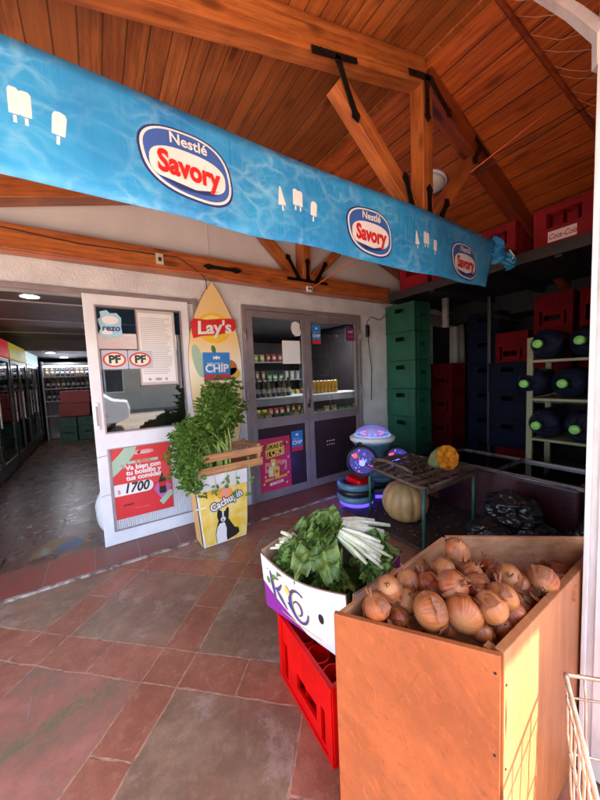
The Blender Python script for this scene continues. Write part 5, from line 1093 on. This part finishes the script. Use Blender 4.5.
# heap: image positions (px,py,z,radius scale)
from mathutils import Quaternion
def pix(u, v, z):
    dv = fwd+r2*((u-300)/309.35)-u2*((v-400)/309.35); o_ = cam.matrix_world.translation; return o_+dv*((z-o_.z)/dv.z)
heap = [(457,553,.775,.86,'topmost onion with torn skin at its crown, at the back left of the heap'),
 (444,572,.715,.80,'onion just below the topmost one at the back left'),(472,576,.715,.80,'onion right of and below the topmost one'),
 (389,592,.735,.80,'pale tipped onion leaning on the left rim of the bin'),(377,611,.705,.90,'round onion in the left corner behind the front rim'),
 (408,585,.70,.80,'small onion behind the pale tipped onion at the left rim'),(453,590,.745,.98,'onion in the middle of the heap, below the topmost one'),
 (430,615,.705,1.12,'large shiny onion at the front rim, left of the yellowish one'),(463,618,.705,1.12,'large yellowish brown onion in the middle of the front rim'),
 (491,612,.72,.95,'onion wrapped in flaky skin near the sunlit corner'),(501,601,.715,1.02,'tall onion with loose skin right of the heap middle'),
 (543,583,.705,.95,'separate onion at the right end of the heap by the back board'),(520,588,.675,.8,'dull onion left of the one by the back board'),(482,600,.70,.85,None),
 (427,587,.70,.85,'onion half buried in loose skin left of the middle'),(513,618,.67,.8,'low onion in the shade near the sunlit side rim'),(497,578,.655,.8,None),(524,604,.64,.85,None),(489,570,.64,.8,None),(405,605,.68,.85,None),
 (398,622,.66,.75,None),(447,628,.655,.8,'low onion behind the front rim between the two large ones'),(480,636,.66,.75,'low onion close behind the near corner'),(540,600,.62,.85,None),(415,600,.66,.8,None),(470,600,.67,.9,None),(560,575,.62,.8,None),(510,560,.60,.85,None),(535,562,.6,.85,None),(420,572,.66,.85,'onion close to the left rim behind the middle of the heap'),(508,580,.70,.9,'onion with dull skin between the tall one and the separate one'),(562,590,.64,.9,None),(438,598,.69,.85,None),(478,590,.71,.85,None),(400,632,.63,.8,None),(500,632,.64,.85,None),(530,590,.66,.85,None),(550,560,.58,.9,None),(575,560,.56,.9,None),(430,628,.63,.8,None),(462,566,.67,.85,None),(486,562,.60,.85,None)]
for i in range(4): protos.append(make_onion(i, 'x'))
random.seed(17)
for i, (u, v, z, s_, l) in enumerate(heap):
    p = pix(u, v, z); k = i % 4; src = protos[k]
    rot = (random.uniform(-.9,.9), random.uniform(-.9,.9), random.uniform(0,6.28)) if i else (.2,-.25,.5)
    if i in (7,8,11): rot = (1.2, .2*i, i)
    lab = l or 'brown onion lying low in the bin, mostly covered by the onions above it'
    if i < 4: o = src; o.location = p; o.rotation_euler = rot; o['label'] = lab; o['group'] = 'onions heaped in the plywood bin'
    else: o = dup(src, p, None, lab, 'onions heaped in the plywood bin', rot)
    o.scale = (s_*.94,)*3; o.location.z += .012
ll = MB(); random.seed(5)
for i in range(90):
    u, v = random.uniform(385,545), random.uniform(572,628); p = pix(u, v, .655+.04*random.random())
    if not (p.y > -2.69 and p.x < 1.24): continue
    s_ = random.uniform(.012,.028); a, b = random.uniform(0,6.3), random.uniform(-.9,.9); Rm = Matrix.Translation(p) @ Matrix.Rotation(a, 4, 'Z') @ Matrix.Rotation(b, 4, 'X')
    vs = [((x-2)/2*s_+random.uniform(-.002,.002), (y_-2)/2*s_*.7+random.uniform(-.002,.002), s_*.45*((x-2)/2)**2+.1*s_*math.sin(y_*2+i)+random.uniform(-.002,.002)) for x in range(5) for y_ in range(5)]
    ll.add(vs, [(x*5+y_, (x+1)*5+y_, (x+1)*5+y_+1, x*5+y_+1) for x in range(4) for y_ in range(4)], Rm)
tag(obj('loose_onion_skins', ll, m_pap, smooth=True), 'loose papery onion skins scattered among the onions in the bin', 'onion skins', kind='stuff')

# ================================================================= PILLAR, BASKET
m_post = pm('chipped_white', (.55,.54,.54), (.34,.32,.32), 7, .6, bump=.6, bs=18, stretch=(1,1,.35))
pl = thing('white_pillar', 'chipped white painted steel pillar at the right edge, next to the onion bin', 'pillar', (1.31,-2.93,0))
obj('post', MB().box(0,.20,0,.213,.012,2.6), m_post, pl, bevel=.006); obj('edge_strip', MB().box(-.010,-.0005,.198,.211,.012,2.3).box(-.006,-.0005,.05,.18,.012,2.3), pm('chipped_white2', (.62,.61,.62), (.44,.42,.42), 9, .6, bump=.5, bs=24, stretch=(1,1,.3)), pl, bevel=.002)
q0, q1 = Vector((1.322,-2.724,2.29)), pix(549,0,2.58); obj('bracket_arm', MB().tube([tuple(v-Vector((1.31,-2.93,0))) for v in (q0-Vector((0,0,.08)), q0, q0+(q1-q0)*.5+Vector((0,0,.01)), q1+(q1-q0)*.8)], [.022,.024,.022,.022], 6), m_post, pl)
obj('hook', MB().tube([(-.01,.16,1.62),(-.03,.17,1.60),(-.035,.17,1.56)], .003, 5), m_iron, pl)
gt = thing('sun_block_gate', 'unseen white gate leaf added beside the pillar to shade the end of the bin', 'gate', (1.36,-3.20,0))  # added out of view; its length sets the shadow edge on the bin
obj('gate_panel', MB().box(0,.035,0,.27,.03,2.5), m_post, gt, bevel=.004); obj('gate_frame', MB().box(-.01,-.001,0,.04,.03,2.5).box(-.01,-.001,.23,.27,.03,2.5).box(-.01,-.001,.041,.229,2.4,2.5), m_post, gt, bevel=.003)
bk = thing('wire_basket', 'chromed wire basket corner at the lower right beside the sunlit side of the bin', 'basket', (1.03,-2.757,.545))
e1 = Vector((.07,-.075,-.0)).normalized(); e2 = Vector((-.24,-.115,0)).normalized(); L1, L2, D_ = .34, .55, .42
c_ = [Vector((0,0,0)), e1*L1, e1*L1+e2*L2, e2*L2]
obj('rim', MB().tube(c_+[c_[0]+Vector((0,0,.0005))], .0055, 10), m_chrome, bk, smooth=True)
dn = Vector((0,0,-D_)); ctr = (c_[0]+c_[2])/2
def low(p, q=1): return p+dn*q+(ctr-p)*.12*q
w1 = MB()
for q in (.14,.5,1): w1.tube([low(p, q) for p in c_]+[low(c_[0], q)], .003 if q < 1 else .004, 8)
obj('hoop', w1, m_chrome, bk, smooth=True)
w2 = MB()
for a_, b_, n in ((0,1,8),(1,2,13),(2,3,8),(3,0,13)):
    for i in range(n):
        p = c_[a_].lerp(c_[b_], i/n); pts = [low(p, 0)]+[low(p, k/8)+Vector((.0025*math.sin(k*2.2+i), .0025*math.cos(k*2.2), 0)) for k in range(1, 9)]; w2.tube(pts, .0028, 6)
for k in range(1, 8): w2.tube([low(c_[0].lerp(c_[3], k/8),1), low(c_[1].lerp(c_[2], k/8),1)], .002, 5)
obj('wire', w2, m_chrome, bk, smooth=True)
bs_ = thing('basket_stand', 'thin chromed stand carrying the wire basket', 'stand', (1.03,-2.757,.0)); s_ = MB()
for p in c_: s_.tube([low(p,1)+Vector((0,0,.545-.008)), low(p,1)*1+Vector((0,0,.545-.12-.005))], .004, 6)
obj('stand_leg', s_, m_chrome, bs_, smooth=True)

# ================================================================= INSIDE THE SHOP
m_led = emit('downlight', (.82,.9,1.), 13); m_strip = emit('cooler_tube', (.7,.85,1.), 10); m_tube = emit('shelf_tube', (.75,.82,1.), 3)
for i, (x, y, z, l) in enumerate(((-.49,1.44,2.359,'round lit downlight in the corridor ceiling nearest the doorway'),(-.76,5.75,2.119,'round lit downlight just before the ceiling step in the corridor'),(-.62,7.1,2.119,'round lit downlight at the far end of the corridor'),(3.60,1.38,2.359,'round lit downlight seen through the right door glass'))):
    t = thing('downlight', l, 'ceiling light', (x,y,z)); obj('trim', ringm(.10,-.008,.008,0,0,.02), m_white, t); obj('diffuser', MB().lathe([(.079,-.006),(.079,-.002)], 28), m_led if i < 3 else emit('downlight_right', (.85,.92,1.), 120), t)
m_cool = pm('cooler_black', (.014,.014,.016), rough=.3)
pal = {}
def bm(c):
    k = tuple(round(x, 2) for x in c)
    if k not in pal: pal[k] = pm('bottle_tint_%d' % len(pal), c, rough=.15, var=.1, spec=.6)
    return pal[k]
def bottle_t(name, label, h, r, c, capc, group, loc, cat='bottle'):
    t = thing(name, label, cat, loc, group=group)
    obj('bottle_body', MB().lathe([(r*.9,0),(r,h*.03),(r,h*.55),(r*.9,h*.64),(r*.35,h*.82),(r*.33,h*.93)], 12), bm(c), t, smooth=True); obj('cap', MB().lathe([(r*.38,h*.93),(r*.38,h)], 10), bm(capc), t); obj('bottle_label', MB().lathe([(r*1.02,h*.2),(r*1.02,h*.45)], 12), bm((.5,.45,.4)), t, smooth=True); return t
BT = [bottle_t('drink_bottle', 'bottle', .26, .036, c, k, 'bottles standing in the coolers', (0,0,-5)) for c, k in (((.35,.02,.02),(.5,.02,.02)),((.4,.42,.45),(.05,.1,.5)),((.03,.16,.05),(.4,.4,.05)),((.45,.20,.02),(.5,.1,.02)),((.02,.012,.01),(.5,.02,.02)))]
used = set()
def put(protos_, k, loc, label):
    s_ = protos_[k]
    if s_.name in used: return dup(s_, loc, random.uniform(0,6), label)
    used.add(s_.name); s_.location = loc; s_['label'] = label; return s_
FX = -1.15
hdr = [('red', (.50,.012,.02), emit('header_red', (.6,.02,.03), .05)), ('red', None, emit('header_red2', (.6,.02,.03), .06)), ('yellow', None, emit('header_yellow', (.5,.42,.04), .05)), ('white', None, emit('header_white', (.5,.7,.8), .10))]
random.seed(9)
for i, (y0, y1) in enumerate(((.45,1.9),(1.95,3.9),(3.95,5.35),(5.4,6.9))):
    cn = ('red', 'red', 'yellow', 'pale blue')[i]
    t = thing('drinks_cooler', 'black glass fronted drinks cooler under a %s lit header, %s in the corridor row' % (cn, ('first','second','third','farthest')[i]), 'cooler', (FX-.62,y0,.003)); D = y1-y0
    c_ = MB().box(0,.03,0,D,.06,2.1).box(.031,.60,0,.03,.06,2.1).box(.031,.60,D-.03,D,.06,2.1).box(.031,.60,.031,D-.031,.06,.22).box(.031,.60,.031,D-.031,1.88,2.1).box(.02,.56,.05,D-.05,0,.058)
    obj('cabinet', c_, m_cool, t); obj('back_lining', MB().box(.031,.04,.031,D-.031,.221,1.879), pm('lining', (.75,.8,.85), rough=.5), t)
    obj('header_sign', MB().box(.601,.64,.01,D-.01,1.86,2.14), hdr[i][2], t, bevel=.008)
    if i < 3:
        h_ = text(('refrescos','bebidas','cerveza')[i], .16, WHT if i < 2 else NAVY, t, 0, 0, 0, bold=.003, shear=.3); h_.matrix_local = Matrix(((0,-1,0,.6415),(1,0,0,D/2),(0,0,1,2.0),(0,0,0,1)))
    nd = 2; dwid = (D-.04)/nd
    for k in range(nd):
        ya = .02+k*dwid; RYm = Matrix(((0,1,0,.602),(1,0,0,ya),(0,0,1,.20),(0,0,0,1)))
        dr = obj('door', MB().panel(dwid-.01, 1.65, .03, [(.05,dwid-.06,.06,1.59)], RYm), m_cool, t, bevel=.003)
        obj('glass_pane', MB().box(.612,.617,ya+.05,ya+dwid-.06,.26,1.79), m_fglass, dr); obj('handle', MB().box(.634,.655,ya+.012,ya+.03,.8,1.3), m_chrome, dr, bevel=.003)
        obj('lamp_tube', MB().box(.575,.59,ya+.012,ya+.026,.26,1.8), m_strip, t)
    for z in (.50,.80,1.10,1.40,1.66): obj('shelf', MB().box(.045,.57,.035,D-.035,z-.012,z), pm('shelf_wire', (.3,.3,.32), rough=.3), t)
    for zi, z in enumerate((.222,.50,.80,1.10,1.40)):
        nb = int(D/.19)
        for b_ in range(nb):
            k = (zi+b_//3+i) % 5; put(BT, k, (FX-.62+.49, y0+.12+b_*.18+random.uniform(-.01,.01), z+.004), 'small %s drink bottle on a shelf of a corridor cooler' % ('red','clear','green','orange','dark cola')[k])
# far end shelf
fs_ = thing('wall_shelf', 'pale shelf unit with rows of bottles at the far end of the corridor', 'shelf', (-1.10,7.0,.003))
b_ = MB().box(0,.03,0,.4,0,2.0).box(1.25,1.28,0,.4,0,2.0).box(.031,1.249,.38,.4,0,2.0); obj('side_board', b_, pm('shelf_pale', (.40,.40,.42), rough=.5), fs_)
for z in (.62,1.0,1.32,1.62,1.92): obj('shelf_board', MB().box(.031,1.249,0,.379,z-.025,z), bpy.data.materials['shelf_pale'], fs_)
obj('light_tube', MB().box(.05,1.2,.005,.03,1.86,1.893), m_tube, fs_)
WB = [bottle_t('wine_bottle', 'bottle', .29, .038, c, k, 'bottles on the far shelf', (0,0,-5)) for c, k in (((.012,.03,.015),(.3,.02,.02)),((.05,.015,.01),(.4,.3,.05)),((.2,.12,.03),(.02,.02,.02)))]
for zi, z in enumerate((1.0,1.32,1.62)):
    for k in range(11): put(WB, (k//2+zi) % 3, (-1.0+k*.105, 7.15, z+.005), 'dark %s bottle standing on the far corridor shelf' % ('green','brown','amber')[(k//2+zi) % 3])
rs = thing('red_carton', 'red carton stacked before the far shelf, lower one', 'carton', (-.78,6.55,.60)); obj('carton_body', MB().box(0,.62,0,.4,0,.32), pm('red_carton', (.32,.05,.045), rough=.6), rs, bevel=.01); obj('tape', MB().box(.28,.34,-.002,.402,.3205,.3225), m_cardboard, rs)
dup(rs, (-.75,6.56,.925), .02, 'red carton stacked before the far shelf, upper one')
for k, x in enumerate((-.80,-.42)): dup(gc, (x,6.45,.005), .0, 'green crate on the corridor floor under the red cartons, %s one' % ('left','right')[k], 'green crates under the red cartons')
for k, x in enumerate((-.80,-.42)): dup(gc, (x,6.45,.38), .0, 'green crate of the second layer directly under the red cartons, %s one' % ('left','right')[k], 'green crates under the red cartons').scale = (1,1,.57)
sk = thing('plastic_sack', 'white sack with red print standing just inside behind the sliding door', 'sack', (.045,.40,.003)); sk.scale = (.8,.8,.9); vs = []
mb = MB(); n, k = 24, 14
for i in range(k+1):
    t_ = i/k
    for j in range(n): a = 2*PI*j/n; q = (.13*math.sin(PI*min(1,.12+t_*.84))**.45)*(1+.10*mnoise.noise(Vector((math.cos(a)*2,math.sin(a)*2,t_*4)))); vs.append((q*math.cos(a), q*math.sin(a)*1.2, t_*.42))
obj('sack_body', mb.add(vs, [(i*n+j,i*n+(j+1)%n,(i+1)*n+(j+1)%n,(i+1)*n+j) for i in range(k) for j in range(n)]), WHT, sk, smooth=True); obj('print_patch', MB().add([(-.125+.01*i*0-.012,-.03+.06*j,.17+.10*i) for i in range(2) for j in range(2)], [(0,1,3,2)]), RED, sk)
# corridor right shelf (gondola)
def gond(label, x, y, L, rz, tiers=(.05,.45,.85,1.25,1.65), dep=.38, H=2.0, m=None):
    t = thing('shop_shelf', label, 'shelf', (x,y,.003), rz); m = m or bpy.data.materials['shelf_pale']
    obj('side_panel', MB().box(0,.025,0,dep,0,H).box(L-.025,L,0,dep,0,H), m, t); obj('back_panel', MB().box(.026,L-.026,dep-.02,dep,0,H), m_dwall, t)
    for z in tiers: obj('shelf_board', MB().box(.026,L-.026,0,dep-.021,z-.02,z), m, t, bevel=.002)
    return t
m_cnt = pm('counter_white', (.6,.6,.6), rough=.5)
gond('tall dark shelf unit with goods along the back of the right room', 1.35, 3.0, 2.9, 0, dep=.4, H=2.15, tiers=(.1,.5,.9,1.3,1.7))
gd = thing('display_counter', 'pale sloping display counter seen through the metal door glass', 'counter', (1.45,.95,.003))
obj('counter_top', MB().box(0,2.6,.0,.55,.95,1.06), m_cnt, gd, bevel=.006); obj('counter_end', MB().prism([(-.28,0),(.55,0),(.55,.949),(0,.949)], 'x', .33,.36).prism([(-.28,0),(.55,0),(.55,.949),(0,.949)], 'x', 2.57,2.6), m_cnt, gd)
for z, d_ in ((.70,-.06),(.42,-.14),(.14,-.22)): obj('shelf_board', MB().box(.361,2.569,d_,.5,z-.02,z), m_cnt, gd)
PK = []
for nm, c, w_, d_, h_ in (('snack_packet',(.45,.05,.04),.12,.06,.17),('snack_packet',(.5,.38,.05),.12,.06,.16),('goods_carton',(.06,.14,.30),.10,.08,.14),('goods_carton',(.45,.45,.43),.09,.09,.19),('goods_carton',(.08,.25,.10),.12,.08,.12),('goods_carton',(.25,.12,.05),.08,.08,.2)):
    t = thing(nm, nm, 'packet', (0,0,-5), group='goods on the shop shelves')
    if nm == 'snack_packet':
        vs = []; 
        for i in range(7):
            q = i/6; th_ = d_/2*math.sin(PI*q)**.5; vs += [(-w_/2,-th_*.3,h_*q),(0,-th_,h_*q),(w_/2,-th_*.3,h_*q),(w_/2,th_*.3,h_*q),(0,th_,h_*q),(-w_/2,th_*.3,h_*q)]
        obj('packet_body', MB().add(vs, [(i*6+j,i*6+(j+1)%6,(i+1)*6+(j+1)%6,(i+1)*6+j) for i in range(6) for j in range(6)]), bm(c), t, smooth=True)
    else: obj('carton_body', MB().box(-w_/2,w_/2,-d_/2,d_/2,0,h_), bm(c), t, bevel=.004)
    obj('front_label', MB().box(-w_*.3,w_*.3,-d_/2-.003,-d_/2-.001,h_*.3,h_*.7), bm((.6,.58,.5)), t); PK.append(t)
NMc = ('red packet','yellow packet','blue carton','white carton','green carton','brown carton')
for z in (.70,.42,.14):
    for k in range(14): j = (k//2*3+int(z*10)) % 6; put(PK, j, (1.92+k*.155, .97+(z-.7)*.3, .006+z), 'small %s on the tiers of the pale display counter' % NMc[j]).rotation_euler = (0,0,random.uniform(-.2,.2))
for z in (.5,.9,1.3,1.7):
    for k in range(19): j = (k//3*5+int(z*10)*2) % 6; put(PK, j, (1.45+k*.148, 3.08, .006+z), '%s on the tall dark shelf of the right room' % NMc[j]).rotation_euler = (0,0,random.uniform(-.2,.2))
cn0 = None
for k in range(8):
    q = (2.95+k*.078, 1.12, 1.068); l = 'yellow can in the row on the pale display counter'
    if cn0 is None:
        cn0 = thing('yellow_can', l, 'can', q, group='yellow cans on the display counter'); obj('can_body', MB().lathe([(.028,0),(.033,.008),(.033,.19),(.027,.205)], 16), pm('can_yellow', (.62,.33,.03), rough=.3), cn0, smooth=True); obj('lid', MB().lathe([(.027,.206),(.02,.212)], 14), m_chrome, cn0)
    else: dup(cn0, q)
for k in range(7): put(WB, k % 3, (2.05+k*.09, 1.2, 1.068), 'dark %s bottle on top of the pale display counter' % ('green','brown','amber')[k % 3])

# ================================================================= STREET BEHIND THE CAMERA
m_hw = pm('house_wall', (.50,.42,.33), (.42,.35,.27), 1.2, .9, bump=.2, bs=20)
hs_ = thing('street_house', 'cream single storey house across the street, mirrored faintly in the door glass', 'house', (-9,-17,-.12))
obj('wall', MB().panel(18, 3.4, .3, [(2,3.4,1.0,2.3),(5.2,6.2,0,2.2),(8.5,10.3,1.0,2.3),(13,14.6,1.0,2.3)]), m_hw, hs_); obj('wall', MB().box(0,18,-6,-.31,0,3.4), pm('house_inside', (.1,.09,.08)), hs_)
obj('roof', MB().prism([(.7,3.35),(-2.8,5.0),(-6.4,3.35),(-6.3,3.25),(-2.8,4.85),(.75,3.25)], 'x', -.4, 18.4), pm('roof_sheet', (.28,.10,.07), rough=.6), hs_)
for x0, x1 in ((2,3.4),(8.5,10.3),(13,14.6)): w_ = obj('window', MB().panel(x1-x0, 1.3, .05, [(.06,(x1-x0)/2-.03,.06,1.24),((x1-x0)/2+.03,x1-x0-.06,.06,1.24)], Matrix.Translation((x0,.1,1.0))), m_white, hs_); obj('pane', MB().box(x0+.06,x1-.06,.12,.125,1.06,2.24), m_fglass, w_)
ca_ = thing('parked_car', 'white saloon car parked at the far kerb, mirrored in the sliding door glass', 'car', (-1.2,-9.2,-.12))
prof = [(-2.05,.45),(-2.1,.75),(-1.95,.92),(-1.2,1.0),(-.65,1.38),(-.3,1.45),(.75,1.45),(1.2,1.36),(1.65,1.02),(2.05,.95),(2.12,.7),(2.08,.42),(1.75,.3),(-1.75,.3)]
prof = prof[::-1]
vs = []; K = 9; n = len(prof)
for i in range(K):
    q = i/(K-1)*2-1; 
    for x, z in prof: tp_ = max(0,(z-.9))*.42; vs.append((x*(1-.03*q**4), q*(.84-tp_)*(1-.0*q), z-.05*q**4))
fs = [(i*n+j,(i+1)*n+j,(i+1)*n+(j+1)%n,i*n+(j+1)%n) for i in range(K-1) for j in range(n)]+[tuple(range(n)), tuple(range((K-1)*n+n-1,(K-1)*n-1,-1))]
obj('body', MB().add(vs, fs), pm('car_white', (.72,.72,.72), rough=.2, var=.03, coat=1), ca_, smooth=False, bevel=.03)
for sgn in (-1,1): obj('side_window', MB().prism([(-1.0,1.03),(-.5,1.33),(.7,1.36),(1.25,1.06)], 'y', sgn*.775, sgn*.785), m_dark, ca_)
obj('windscreen', MB().add([(-1.24,-.66,1.03),(-1.24,.66,1.03),(-.72,.60,1.385),(-.72,-.60,1.385)], [(0,1,2,3)]), m_dark, ca_)
for x in (-1.35,1.35):
    for y in (-.82,.66):
        w_ = obj('wheel', MB().lathe([(.2,0),(.32,.01),(.33,.05),(.33,.13),(.32,.17),(.2,.18)], 28, Matrix.Translation((x,y+.17,.33)) @ Matrix.Rotation(PI/2,4,'X')), m_dark, ca_, smooth=True); obj('rim', MB().lathe([(.19,-.004),(.19,.184)], 20, Matrix.Translation((x,y+.17,.33)) @ Matrix.Rotation(PI/2,4,'X')), m_chrome, w_)
for y in (-.6,.6): obj('headlight', MB().lathe([(.10,0),(.08,.05)], 16, Matrix.Translation((-2.03,y,.74)) @ Matrix.Rotation(-PI/2,4,'Y')), m_chrome, ca_)
